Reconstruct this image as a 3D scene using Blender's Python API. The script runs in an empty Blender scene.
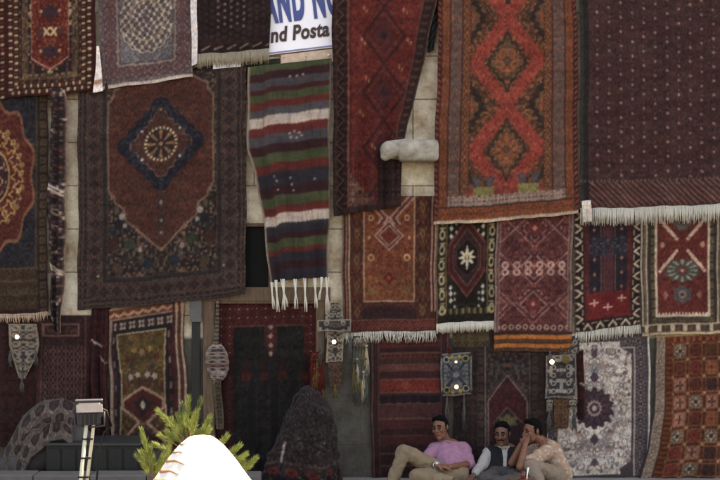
import bpy, bmesh, math, random
import numpy as np
from mathutils import Vector, Matrix
random.seed(7)
R = math.radians
SC = bpy.context.scene
COL = SC.collection
CAMD, CAMZ, K = 14.0, 2.7, 92.0      # camera distance to the facade, eye height, photo px per metre on the facade

def pt(px, py, y=0.0):
    s = (CAMD + y) / CAMD / K
    return Vector(((px - 360) * s, y, CAMZ - (py - 240) * s))

def lin(c):
    c = np.asarray(c, float) / 255.0
    return np.where(c <= 0.04045, c / 12.92, ((c + 0.055) / 1.055) ** 2.4)

def rgba(c): return tuple(float(v) for v in lin(c)) + (1.0,)

# ------------------------------------------------------------------ materials
def new_mat(name):
    m = bpy.data.materials.new(name); m.use_nodes = True
    nt = m.node_tree
    return m, nt, nt.nodes['Principled BSDF']

def N(nt, kind, **kw):
    n = nt.nodes.new(kind)
    for k, v in kw.items():
        if k in n.inputs: n.inputs[k].default_value = v
        else: setattr(n, k, v)
    return n

def mat(name, c, rough=0.8, var=0.25, scale=8.0, bump=0.15, metal=0.0, stretch=(1, 1, 1), c2=None, spec=0.3, bdist=0.01):
    m, nt, b = new_mat(name)
    L = nt.links.new
    tc = N(nt, 'ShaderNodeTexCoord')
    mp = N(nt, 'ShaderNodeMapping'); mp.inputs['Scale'].default_value = stretch
    L(tc.outputs['Object'], mp.inputs['Vector'])
    n1 = N(nt, 'ShaderNodeTexNoise', Scale=scale, Detail=6.0, Roughness=0.65)
    L(mp.outputs[0], n1.inputs['Vector'])
    cr = N(nt, 'ShaderNodeValToRGB')
    a = lin(c); hi = np.clip(a * (1 + var), 0, 1)
    lo = lin(c2) if c2 is not None else a * (1 - var)
    cr.color_ramp.elements[0].color = tuple(lo) + (1,); cr.color_ramp.elements[0].position = 0.32
    cr.color_ramp.elements[1].color = tuple(hi) + (1,); cr.color_ramp.elements[1].position = 0.68
    L(n1.outputs['Fac'], cr.inputs['Fac']); L(cr.outputs['Color'], b.inputs['Base Color'])
    b.inputs['Roughness'].default_value = rough; b.inputs['Metallic'].default_value = metal
    b.inputs['Specular IOR Level'].default_value = spec
    if bump:
        n2 = N(nt, 'ShaderNodeTexNoise', Scale=scale * 6, Detail=4.0)
        L(mp.outputs[0], n2.inputs['Vector'])
        bp = N(nt, 'ShaderNodeBump', Strength=bump, Distance=bdist)
        L(n2.outputs['Fac'], bp.inputs['Height']); L(bp.outputs[0], b.inputs['Normal'])
    return m

def woven(name, vx=150.0, vz=24.0, amt=0.40, abr=0.26):
    """wool: knot colours from the rug's own colour attribute, uneven dye and weave from noise"""
    m, nt, b = new_mat(name); L = nt.links.new
    at = N(nt, 'ShaderNodeVertexColor', layer_name='knots')
    tc = N(nt, 'ShaderNodeTexCoord')
    def noise(sc, s, d):
        mp = N(nt, 'ShaderNodeMapping'); mp.inputs['Scale'].default_value = sc
        L(tc.outputs['Object'], mp.inputs['Vector'])
        n = N(nt, 'ShaderNodeTexNoise', Scale=s, Detail=d); L(mp.outputs[0], n.inputs['Vector']); return n
    wv = noise((vx, 1, vz), 1.0, 2.0)
    ab = noise((1.0, 1.0, 5.0), 2.2, 4.0)
    def rng(n, lo, hi):
        r = N(nt, 'ShaderNodeMapRange'); L(n.outputs['Fac'], r.inputs['Value'])
        r.inputs['From Min'].default_value = 0.28; r.inputs['From Max'].default_value = 0.72
        r.inputs['To Min'].default_value = lo; r.inputs['To Max'].default_value = hi; return r
    r1 = rng(wv, 1 - amt, 1 + amt); r2 = rng(ab, 1 - abr, 1 + abr)
    mu = N(nt, 'ShaderNodeMath', operation='MULTIPLY'); L(r1.outputs[0], mu.inputs[0]); L(r2.outputs[0], mu.inputs[1])
    vm = N(nt, 'ShaderNodeVectorMath', operation='SCALE'); L(at.outputs['Color'], vm.inputs[0]); L(mu.outputs[0], vm.inputs['Scale'])
    L(vm.outputs[0], b.inputs['Base Color'])
    b.inputs['Roughness'].default_value = 0.95; b.inputs['Specular IOR Level'].default_value = 0.08
    b.inputs['Sheen Weight'].default_value = 0.06
    bp = N(nt, 'ShaderNodeBump', Strength=0.35, Distance=0.004)
    L(wv.outputs['Fac'], bp.inputs['Height']); L(bp.outputs[0], b.inputs['Normal'])
    return m

WOOL = woven('knotted_wool'); KILIM = woven('flat_woven_wool', 110.0, 150.0, 0.38, 0.22)
M = {
 'cream_yarn': mat('cream_yarn', (196, 189, 175), .95, .22, 60, .2, stretch=(3, 3, .5), spec=.05),
 'grey_yarn': mat('grey_yarn', (150, 138, 118), .95, .25, 60, .2, stretch=(3, 3, .5), spec=.05),
 'pink_yarn': mat('pink_yarn', (190, 160, 138), .95, .22, 60, .2, stretch=(3, 3, .5), spec=.05),
 'red_yarn': mat('red_yarn', (80, 32, 28), .95, .3, 60, .2, spec=.05),
 'olive_yarn': mat('olive_yarn', (92, 78, 44), .95, .3, 60, .2, spec=.05),
 'slate_yarn': mat('slate_yarn', (74, 72, 68), .95, .4, 50, .2, spec=.05),
 'dark_wood': mat('dark_wood', (58, 50, 46), .7, .35, 6, .25, stretch=(6, 6, 1)),
 'brown_wood': mat('brown_wood', (92, 72, 56), .75, .35, 7, .3, stretch=(8, 8, 1)),
 'chest_wood': mat('chest_wood', (27, 26, 25), .55, .35, 7, .3, stretch=(9, 3, .8)),
 'chest_edge': mat('chest_edge', (44, 47, 47), .4, .25, 9, .2, stretch=(1, 5, 5)),
 'white_paint': mat('white_paint', (226, 224, 220), .5, .06, 5, .05),
 'sign_white': mat('sign_white', (236, 232, 238), .45, .05, 3, .03),
 'sign_blue': mat('sign_blue', (60, 76, 130), .5, .1, 9, 0),
 'sign_dark': mat('sign_dark', (62, 42, 38), .5, .1, 9, 0),
 'sign_line': mat('sign_line', (120, 124, 158), .5, .1, 9, 0),
 'board_cream': mat('board_cream', (196, 168, 148), .7, .2, 14, .1),
 'sign_red': mat('sign_red', (196, 70, 60), .5, .1, 9, 0),
 'corbel_stone': mat('corbel_stone', (146, 138, 126), .85, .32, 11, .6),
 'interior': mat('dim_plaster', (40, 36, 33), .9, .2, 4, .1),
 'pane': mat('dark_glass', (12, 12, 13), .5, .1, 3, 0, spec=.1),
 'lamp_grey': mat('grey_metal', (72, 73, 78), .45, .12, 12, .05, metal=.3),
 'lamp_dark': mat('dark_metal', (70, 70, 74), .5, .15, 12, .05, metal=.3),
 'rubber': mat('black_rubber', (22, 22, 23), .6, .2, 12, .05),
 'pole_white': mat('pole_white_paint', (206, 196, 172), .5, .1, 12, .05),
 'canvas': mat('white_canvas', (222, 214, 202), .9, .06, 40, .15),
 'skin': mat('skin', (112, 72, 55), .55, .12, 30, .05, spec=.35),
 'skin_tan': mat('tanned_skin', (98, 64, 50), .55, .12, 30, .05, spec=.35),
 'hair': mat('black_hair', (9, 8, 8), .85, .4, 80, .5, spec=.1),
 'eye': mat('eye', (30, 24, 22), .2, .05, 30, 0, spec=.5),
 'lip': mat('lip', (132, 76, 66), .5, .1, 30, 0),
 'pink_shirt': mat('pink_cotton', (146, 104, 124), .9, .1, 14, .15),
 'khaki': mat('khaki_cotton', (116, 100, 80), .9, .12, 14, .15),
 'navy_cloth': mat('dark_cloth', (19, 19, 22), .9, .2, 20, .15),
 'white_shirt': mat('white_cotton', (150, 146, 140), .9, .08, 14, .15),
 'beige_cloth': mat('beige_cotton', (122, 106, 92), .9, .12, 14, .15),
 'grey_cloth': mat('grey_cotton', (66, 62, 60), .9, .15, 14, .15),
 'leather': mat('brown_leather', (52, 36, 28), .4, .2, 20, .1),
 'steel': mat('steel', (190, 190, 192), .3, .05, 20, 0, metal=.8),
 'bark': mat('pine_bark', (96, 72, 52), .9, .35, 18, .6),
 'needle': mat('pine_needles', (120, 130, 66), .6, .4, 7, 0, c2=(42, 58, 30)),
 'bud': mat('pine_buds', (150, 138, 84), .7, .2, 30, .1),
 'tea': mat('tea', (96, 34, 20), .1, .1, 20, 0, spec=.5),
 'porcelain': mat('porcelain', (228, 226, 222), .25, .03, 10, 0, spec=.5),
 'red_rim': mat('red_glaze', (140, 40, 40), .3, .05, 10, 0),
}
def floral():
    m, nt, b = new_mat('floral_cotton'); L = nt.links.new
    tc = N(nt, 'ShaderNodeTexCoord'); v = N(nt, 'ShaderNodeTexVoronoi', Scale=38.0); L(tc.outputs['Object'], v.inputs['Vector'])
    cr = N(nt, 'ShaderNodeValToRGB'); e = cr.color_ramp.elements
    e[0].position = 0; e[0].color = rgba((132, 92, 68)); e[1].position = .9; e[1].color = rgba((172, 158, 142))
    q = e.new(.35); q.color = rgba((156, 126, 100)); q = e.new(.6); q.color = rgba((144, 122, 110))
    L(v.outputs['Color'], cr.inputs['Fac']); L(cr.outputs[0], b.inputs['Base Color']); b.inputs['Roughness'].default_value = .9
    return m
M['floral'] = floral()
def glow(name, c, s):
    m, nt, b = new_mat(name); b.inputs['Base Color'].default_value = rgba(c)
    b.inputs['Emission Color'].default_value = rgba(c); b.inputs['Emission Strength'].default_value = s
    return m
M['bulb'] = glow('lit_bulb', (255, 246, 226), 2.2); M['bulb_warm'] = glow('lit_warm_bulb', (255, 196, 160), 1.2)  # glow for the unidentified bright spots on the hangings
def stone_wall():
    m, nt, b = new_mat('pale_ashlar'); L = nt.links.new
    tc = N(nt, 'ShaderNodeTexCoord')
    sp = N(nt, 'ShaderNodeSeparateXYZ'); L(tc.outputs['Object'], sp.inputs[0])
    cb = N(nt, 'ShaderNodeCombineXYZ'); L(sp.outputs['X'], cb.inputs['X']); L(sp.outputs['Z'], cb.inputs['Y'])
    br = N(nt, 'ShaderNodeTexBrick', Scale=1.0)
    for k, v in (('Color1', rgba((224, 212, 190))), ('Color2', rgba((202, 188, 164))), ('Mortar', rgba((140, 126, 108))), ('Mortar Size', .008), ('Brick Width', 1.15), ('Row Height', .47), ('Mortar Smooth', .3), ('Bias', -.1)):
        br.inputs[k].default_value = v
    L(cb.outputs[0], br.inputs['Vector'])
    n1 = N(nt, 'ShaderNodeTexNoise', Scale=3.4, Detail=10.0, Roughness=.75); L(tc.outputs['Object'], n1.inputs['Vector'])
    cr = N(nt, 'ShaderNodeValToRGB'); e = cr.color_ramp.elements
    e[0].position = .3; e[0].color = rgba((150, 116, 84)); e[1].position = .62; e[1].color = (1, 1, 1, 1)
    L(n1.outputs['Fac'], cr.inputs['Fac'])
    mx = N(nt, 'ShaderNodeMix', data_type='RGBA', blend_type='MULTIPLY'); mx.inputs[0].default_value = 1.0
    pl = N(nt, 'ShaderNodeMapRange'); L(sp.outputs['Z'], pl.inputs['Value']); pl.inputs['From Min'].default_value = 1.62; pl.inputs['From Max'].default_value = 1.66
    pm = N(nt, 'ShaderNodeMix', data_type='RGBA'); L(pl.outputs[0], pm.inputs[0]); pm.inputs[6].default_value = rgba((86, 82, 74)); L(br.outputs['Color'], pm.inputs[7])  # grey plinth below the joint, darkened further to stand in for shade
    L(pm.outputs[2], mx.inputs[6]); L(cr.outputs[0], mx.inputs[7]); L(mx.outputs[2], b.inputs['Base Color'])
    n2 = N(nt, 'ShaderNodeTexNoise', Scale=30.0, Detail=6.0); L(tc.outputs['Object'], n2.inputs['Vector'])
    ad = N(nt, 'ShaderNodeMath', operation='MULTIPLY_ADD'); L(br.outputs['Fac'], ad.inputs[0]); ad.inputs[1].default_value = -1.5; L(n2.outputs['Fac'], ad.inputs[2])
    bp = N(nt, 'ShaderNodeBump', Strength=.5, Distance=.012); L(ad.outputs[0], bp.inputs['Height']); L(bp.outputs[0], b.inputs['Normal'])
    b.inputs['Roughness'].default_value = .9
    return m
M['wall'] = stone_wall()
M['paving'] = mat('grey_paving', (126, 122, 118), .85, .2, 3, .3)
M['asphalt'] = mat('asphalt', (70, 67, 64), .9, .2, 5, .4)
M['kerb'] = mat('kerb_stone', (88, 85, 82), .85, .15, 6, .3)

# ------------------------------------------------------------------ objects
def tag(o, label=None, cat=None, group=None, kind=None):
    if label: o['label'] = label
    if cat: o['category'] = cat
    if group: o['group'] = group
    if kind: o['kind'] = kind
    return o

def empty(name, loc, label, cat, group=None):
    o = bpy.data.objects.new(name, None); COL.objects.link(o); o.location = loc
    o.empty_display_size = .1
    return tag(o, label, cat, group)

def link(name, me, m, parent=None):
    o = bpy.data.objects.new(name, me); COL.objects.link(o)
    if m and not me.materials: me.materials.append(m)
    if parent:
        o.parent = parent
        o.matrix_parent_inverse = Matrix.Identity(4)
        o.location = -Vector(parent.location)      # mesh data is in world coordinates
    return o

def origin_to(o, loc):
    o.data.transform(Matrix.Translation(-Vector(loc))); o.location = Vector(loc)
    return o

CREASE = bpy.data.textures.new('creases', 'CLOUDS'); CREASE.noise_scale = .075; CREASE.noise_depth = 2
CURLS = bpy.data.textures.new('curls', 'CLOUDS'); CURLS.noise_scale = .018; CURLS.noise_depth = 1
class MB:
    def __init__(s): s.bm = bmesh.new()
    def box(s, x0, x1, y0, y1, z0, z1, bev=0.0, mtx=None):
        g = bmesh.ops.create_cube(s.bm, size=1)
        vs = g['verts']
        for v in vs:
            v.co = Vector(((x0 + x1) / 2 + v.co.x * (x1 - x0), (y0 + y1) / 2 + v.co.y * (y1 - y0), (z0 + z1) / 2 + v.co.z * (z1 - z0)))
        if bev:
            es = list({e for v in vs for e in v.link_edges})
            r = bmesh.ops.bevel(s.bm, geom=es, offset=bev, segments=2, affect='EDGES', profile=.5)
            vs = list({v for f in r['faces'] for v in f.verts} | {v for v in vs if v.is_valid})
        if mtx is not None:
            for v in vs: v.co = mtx @ v.co
        return s
    def tube(s, pts, rad, n=8, cap=True):
        pts = [Vector(p) for p in pts]
        rads = rad if isinstance(rad, (list, tuple)) else [rad] * len(pts)
        rings = []; up = None
        for i, p in enumerate(pts):
            d = (pts[min(i + 1, len(pts) - 1)] - pts[max(i - 1, 0)]).normalized()
            if up is None: up = Vector((0, 0, 1)) if abs(d.z) < .9 else Vector((1, 0, 0))
            a = d.cross(up).normalized(); b = d.cross(a).normalized(); up = -b if False else up
            rings.append([s.bm.verts.new(p + (a * math.cos(t) + b * math.sin(t)) * rads[i]) for t in (2 * math.pi * k / n for k in range(n))])
        for A, B in zip(rings, rings[1:]):
            for k in range(n): s.bm.faces.new((A[k], A[(k + 1) % n], B[(k + 1) % n], B[k]))
        if cap: s.bm.faces.new(rings[0][::-1]); s.bm.faces.new(rings[-1])
        return s
    def capsule(s, p0, r0, p1, r1, n=14):
        p0, p1 = Vector(p0), Vector(p1); d = p1 - p0; Ld = d.length
        if Ld < 1e-5: d = Vector((0, 0, 1))
        d.normalize()
        pts, rr = [], []
        for k in range(1, 6):
            t = -math.pi / 2 + k * math.pi / 12; pts.append(p0 + d * (math.sin(t) * r0)); rr.append(math.cos(t) * r0)
        pts.append(p0); rr.append(r0); pts.append(p1); rr.append(r1)
        for k in range(1, 6):
            t = k * math.pi / 12; pts.append(p1 + d * (math.sin(t) * r1)); rr.append(math.cos(t) * r1)
        up = Vector((0, 0, 1)) if abs(d.z) < .9 else Vector((1, 0, 0))
        a = d.cross(up).normalized(); b = d.cross(a).normalized(); rings = []
        for p, r in zip(pts, rr):
            rings.append([s.bm.verts.new(p + (a * math.cos(t) + b * math.sin(t)) * r) for t in (2 * math.pi * k / n for k in range(n))])
        for A, B in zip(rings, rings[1:]):
            for k in range(n): s.bm.faces.new((A[k], A[(k + 1) % n], B[(k + 1) % n], B[k]))
        s.bm.faces.new(rings[0][::-1]); s.bm.faces.new(rings[-1])
        return s
    def chain(s, *pr):
        for (p0, r0), (p1, r1) in zip(pr, pr[1:]): s.capsule(p0, r0, p1, r1)
        return s
    def ball(s, c, r, sx=1, sy=1, sz=1, rot=None, seg=20):
        g = bmesh.ops.create_uvsphere(s.bm, u_segments=seg, v_segments=max(8, seg // 2), radius=r)
        for v in g['verts']:
            q = Vector((v.co.x * sx, v.co.y * sy, v.co.z * sz))
            if rot is not None: q = rot @ q
            v.co = q + Vector(c)
        return s
    def build(s, name, m, parent=None, smooth=True):
        bmesh.ops.recalc_face_normals(s.bm, faces=s.bm.faces)
        me = bpy.data.meshes.new(name); s.bm.to_mesh(me); s.bm.free()
        if smooth: me.polygons.foreach_set('use_smooth', [True] * len(me.polygons))
        return link(name, me, m, parent)
    def fused(s, name, m, parent=None, voxel=.008, smooth=3):
        """all shapes melted into one continuous surface"""
        bmesh.ops.recalc_face_normals(s.bm, faces=s.bm.faces)
        me = bpy.data.meshes.new(name + '_raw'); s.bm.to_mesh(me); s.bm.free()
        t = bpy.data.objects.new(name + '_raw', me); COL.objects.link(t)
        r = t.modifiers.new('r', 'REMESH'); r.mode = 'VOXEL'; r.voxel_size = voxel
        q = t.modifiers.new('s', 'SMOOTH'); q.factor = .5; q.iterations = smooth
        dg = bpy.context.evaluated_depsgraph_get()
        out = bpy.data.meshes.new_from_object(t.evaluated_get(dg)); out.name = name
        bpy.data.objects.remove(t); bpy.data.meshes.remove(me)
        out.polygons.foreach_set('use_smooth', [True] * len(out.polygons))
        out.materials.clear()
        o = link(name, out, m, parent)
        if name in ('shirt', 'trousers', 'waistcoat', 'hair'):
            d = o.modifiers.new('creases', 'DISPLACE'); d.texture = CURLS if name == 'hair' else CREASE; d.strength = .012 if name == 'hair' else .03; d.mid_level = .5; d.texture_coords = 'LOCAL'
        return o

# ------------------------------------------------------------------ rug painting (in the rug's own weave coordinates, unit = 1/92 m)
def hsh(i, j, s):
    v = np.sin(i * 12.9898 + j * 78.233 + s * 37.719) * 43758.5453
    return v - np.floor(v)
_T = {}
def tile(seed, n, k):
    key = (seed, n, k)
    if key not in _T:
        r = np.random.default_rng(seed); h = (n + 1) // 2
        a = r.integers(0, k, (h, h)); a = np.maximum(a, a.T) if seed % 2 else np.minimum(a, a.T)
        full = np.zeros((n, n), int)
        for i in range(n):
            for j in range(n): full[i, j] = a[min(i, n - 1 - i), min(j, n - 1 - j)]
        _T[key] = full
    return _T[key]

def wool(c, dim=1.0, grain=.7):  # dim: low values put shade into lower-row rugs and hangings
    """pile blends neighbouring knots; old dusty wool is less vivid than fresh dye"""
    for _ in range(1):
        for ax in (0, 1):
            a = np.pad(c, [(1, 1) if k == ax else (0, 0) for k in range(3)], 'edge')
            s = [slice(None)] * 3
            lo, mi, hi = list(s), list(s), list(s); lo[ax] = slice(0, -2); mi[ax] = slice(1, -1); hi[ax] = slice(2, None)
            c = .25 * a[tuple(lo)] + .5 * a[tuple(mi)] + .25 * a[tuple(hi)]
    far = c
    for _ in range(5):
        for ax in (0, 1):
            a = np.pad(far, [(3, 3) if k == ax else (0, 0) for k in range(3)], 'edge'); n_ = far.shape[ax]
            far = (np.take(a, range(0, n_), ax) + np.take(a, range(3, n_ + 3), ax) + np.take(a, range(6, n_ + 6), ax)) / 3
    c = .86 * c + .14 * far
    i, j = np.meshgrid(np.arange(c.shape[1]), np.arange(c.shape[0]))
    m_ = np.abs(i - c.shape[1] // 2)
    k1 = hsh(np.floor(m_ / 2), np.floor(j / 3), 2.2)[..., None]; k2 = hsh(np.floor(m_ / 5), np.floor(j / 5), 7.7)[..., None]; k3 = hsh(np.floor(m_ / 3), np.floor(j / 4), 4.1)[..., None]
    c = c * (1 + grain * .22 * (k1 - .5)) * (1 + grain * .16 * (k2 - .5)) * (1 + .10 * (k3 - .5) * np.array([1, .2, -.9])) * dim
    g = (c @ np.array([.3, .55, .15]))[..., None]
    c = g + (c - g) * .82
    return np.clip(c * (.62 + .38 * np.clip(g / 110, 0, 1)), 0, 255) * (np.array([.98, .94, .9]) - .05 * np.clip((g - 110) / 80, 0, 1) * np.array([1, 1, .3]))

class Paint:
    def __init__(s, U, V, W, H, X, Y):
        s.U, s.V, s.W, s.H, s.X, s.Y = U, V, W, H, X, Y; s.D = H - V; s.RT = W - U
        s.c = np.zeros(U.shape + (3,))
    def f(s, m, c, a=1.0):
        if m is True: m = np.ones(s.U.shape, bool)
        s.c[m] = s.c[m] * (1 - a) + np.asarray(c, float) * a
    def speck(s, m, cell, pal, p, seed, cx=None, cell2=None):
        cx = s.W / 2 if cx is None else cx
        i = np.floor(np.abs(s.U - cx) / cell); j = np.floor(s.V / (cell2 or cell))
        h = hsh(i, j, seed); h2 = hsh(i, j, seed + 5.3)
        for k, c in enumerate(pal):
            s.f(m & (h < p) & (h2 >= k / len(pal)) & (h2 < (k + 1) / len(pal)), c)
    def tiles(s, m, a, b, size, seed, pal, n=9, sb=None):
        T = tile(seed, n, len(pal)); sb = sb or size
        ti = np.clip((np.mod(a, size) / size * n).astype(int), 0, n - 1); bi = np.clip((np.mod(b, sb) / sb * n).astype(int), 0, n - 1)
        idx = T[bi, ti]
        for k, c in enumerate(pal):
            if c is not None: s.f(m & (idx == k), c)
    def edge(s, top=False, left=True, right=True, bottom=True):
        big = np.full(s.U.shape, 1e6); lst = [s.U if left else big, s.RT if right else big, s.D if bottom else big, s.V if top else big]
        d = lst[0].copy(); a = s.D.copy()
        d = np.minimum(d, lst[1])
        mb = (lst[2] < d) | (lst[3] < d); d = np.minimum(np.minimum(d, lst[2]), lst[3])
        a = np.where(mb, s.U - s.W / 2, a)
        return d, a
    def band(s, d, a, d0, d1, col=None, seed=None, pal=None, n=7, size=None):
        m = (d >= d0) & (d < d1)
        if col is not None: s.f(m, col)
        if pal: s.tiles(m, a, d - d0, size or (d1 - d0), seed, pal, n, d1 - d0)
    def checks(s, d, a, d0, d1, per, c1, c2, fill=.6):
        m = (d >= d0) & (d < d1); k = np.floor(a / per)
        fr = np.mod(a, per) / per
        s.f(m & (fr < fill) & (np.mod(k, 2) < 1), c1); s.f(m & (fr < fill) & (np.mod(k, 2) >= 1), c2)
    def seg(s, x0, y0, x1, y1, w, c):
        dx, dy = x1 - x0, y1 - y0; L2 = dx * dx + dy * dy + 1e-9
        t = np.clip(((s.U - x0) * dx + (s.V - y0) * dy) / L2, 0, 1)
        s.f(np.hypot(s.U - x0 - t * dx, s.V - y0 - t * dy) < w, c)
    def poly(s, pts, w, c):
        for p, q in zip(pts, pts[1:]): s.seg(p[0], p[1], q[0], q[1], w, c)
    def dia(s, cx, cy, rx, ry): return np.abs(s.U - cx) / rx + np.abs(s.V - cy) / ry
    def ell(s, cx, cy, rx, ry): return np.hypot((s.U - cx) / rx, (s.V - cy) / ry)
    def lobe(s, cx, cy, rx, ry, n=8, k=.1):
        return s.ell(cx, cy, rx, ry) * (1 + k * np.cos(n * np.arctan2((s.V - cy) / ry, (s.U - cx) / rx)))
    def hexa(s, cx, cy, hw, h1, h2):      # upright hexagon: half width, half height of sides, half height of tips
        x = np.abs(s.U - cx); y = np.abs(s.V - cy); return np.maximum(x / hw, (y + x / hw * (h2 - h1)) / h2)
    def inside(s, pts):
        x, y = s.U, s.V; r = np.zeros(x.shape, bool); n = len(pts)
        for i in range(n):
            (xa, ya), (xb, yb) = pts[i], pts[(i + 1) % n]
            c = ((ya > y) != (yb > y)) & (x < (xb - xa) * (y - ya) / (yb - ya + 1e-12) + xa); r ^= c
        return r

def along(poly, v):
    """points along a side polyline [(px,py)...] at fractions v (by height)"""
    p = np.array(poly, float); L = np.concatenate([[0], np.cumsum(np.hypot(*np.diff(p, axis=0).T))]); L /= L[-1]
    return np.interp(v, L, p[:, 0]), np.interp(v, L, p[:, 1])

def cloth(name, left, right, y, paint, m=None, fold=(.008, 3, 0.), sag=0.0, wob=.6, res=.72, thick=.007, parent=None, lean=0.0, yfun=None, dim=1.0, grain=.6):
    Lx = np.hypot(*np.diff(np.array(left, float), axis=0).T).sum()
    H = Lx; W = np.hypot((left[0][0] + left[-1][0] - right[0][0] - right[-1][0]) / 2, 0)
    nx, ny = max(6, int(W / res)), max(6, int(H / res))
    u, v = np.meshgrid(np.linspace(0, 1, nx), np.linspace(0, 1, ny))
    lx, ly = along(left, v); rx, ry = along(right, v)
    s0 = (sum(map(ord, name)) % 17) + left[0][0] * .13 + left[0][1] * .07
    X = lx + (rx - lx) * u; Y = ly + (ry - ly) * u
    p = Paint(u * W, v * H, W, H, X.copy(), Y.copy()); paint(p)
    X = X + wob * (np.sin(v * H * .045 + s0) + .6 * np.sin(v * H * .11 + 2 * s0)) * (np.abs(u - .5) * 2) ** 2
    Y = Y + (sag * (4 * u * (1 - u)) + wob * .8 * np.sin(u * W * .09 + s0) + wob * .4 * np.sin(u * W * .31 + 3 * s0)) * v
    amp, n, ph = fold; amp *= 2.2
    g = .25 + .75 * v
    dy = amp * g * (np.sin(2 * math.pi * n * (u + .06 * np.sin(3 * v + s0)) + ph) + .45 * np.sin(2 * math.pi * n * 2.3 * u + 2 * ph + s0 + 1.5 * v)) - lean * v
    dy += amp * .6 * np.sin(v * 5 + s0 * 2)
    if yfun is not None: dy = dy + yfun(u, v)
    yy = y + dy
    sc = (CAMD + y) / CAMD / K
    wx = (X - 360) * sc; wz = CAMZ - (Y - 240) * sc
    org = Vector((float(wx[0].mean()), y, float(wz[0].mean())))
    co = np.stack([wx - org.x, yy - org.y, wz - org.z], -1).reshape(-1, 3).astype(np.float32)
    idx = np.arange(nx * ny).reshape(ny, nx)
    q = np.stack([idx[1:, :-1], idx[1:, 1:], idx[:-1, 1:], idx[:-1, :-1]], -1).reshape(-1, 4).astype(np.int32)
    me = bpy.data.meshes.new(name)
    me.vertices.add(len(co)); me.vertices.foreach_set('co', co.ravel())
    me.loops.add(q.size); me.loops.foreach_set('vertex_index', q.ravel())
    me.polygons.add(len(q)); me.polygons.foreach_set('loop_start', np.arange(0, q.size, 4, dtype=np.int32))
    me.update(calc_edges=True)
    me.polygons.foreach_set('use_smooth', np.ones(len(q), bool))
    ca = me.color_attributes.new('knots', 'FLOAT_COLOR', 'POINT')
    c4 = np.ones((nx * ny, 4), np.float32); c4[:, :3] = lin(wool(p.c, dim, grain).reshape(-1, 3)); ca.data.foreach_set('color', c4.ravel())
    me.materials.append(m or WOOL)
    o = bpy.data.objects.new(name, me); COL.objects.link(o)
    o.location = org
    if parent: o.parent = parent; o.location = org - Vector(parent.location)
    sm = o.modifiers.new('thickness', 'SOLIDIFY'); sm.thickness = thick; sm.offset = -1
    bw = np.stack([wx[-1], yy[-1], wz[-1]], -1)       # world bottom edge
    return o, bw

def fringe_mesh(bw, length, step=.009, w=.005, seed=1, curl=.25, skip=0.0):
    """strands hanging from a world-space edge"""
    r = random.Random(seed); mb = MB()
    d = np.concatenate([[0], np.cumsum(np.linalg.norm(np.diff(bw, axis=0), axis=1))])
    n = int(d[-1] / step)
    for i in range(n):
        if r.random() < skip: continue
        t = (i + .5 + r.uniform(-.3, .3)) * step
        p = Vector([float(np.interp(t, d, bw[:, k])) for k in range(3)]) + Vector((0, -.003, .006))
        l = length * r.uniform(.8, 1.1); s = r.uniform(-curl, curl) * .12 * l / .1
        mb.tube([p, p + Vector((s * .3, -.004, -l * .5)), p + Vector((s, r.uniform(-.004, .004), -l))], [w * .6, w * .62, w * .35], n=4)
    return mb

RUGS = 'rugs hung on the shop front'
def rug(name, label, left, right, y, paint, cat='rug', group=RUGS, fr=None, **kw):
    if fr:
        o, bw = cloth('field', left, right, y, paint, **kw)
        root = empty(name, o.location, label, cat, group)
        o.parent = root; o.location = (0, 0, 0)
        L, mk, *rest = fr
        fringe_mesh(bw, L / K, seed=len(bpy.data.objects), **(rest[0] if rest else {})).build('fringe', M[mk], root)
        return root
    o, bw = cloth(name, left, right, y, paint, **kw)
    return tag(o, label, cat, group)
def Q(tl, tr, br, bl): return [tl, bl], [tr, br]

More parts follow.
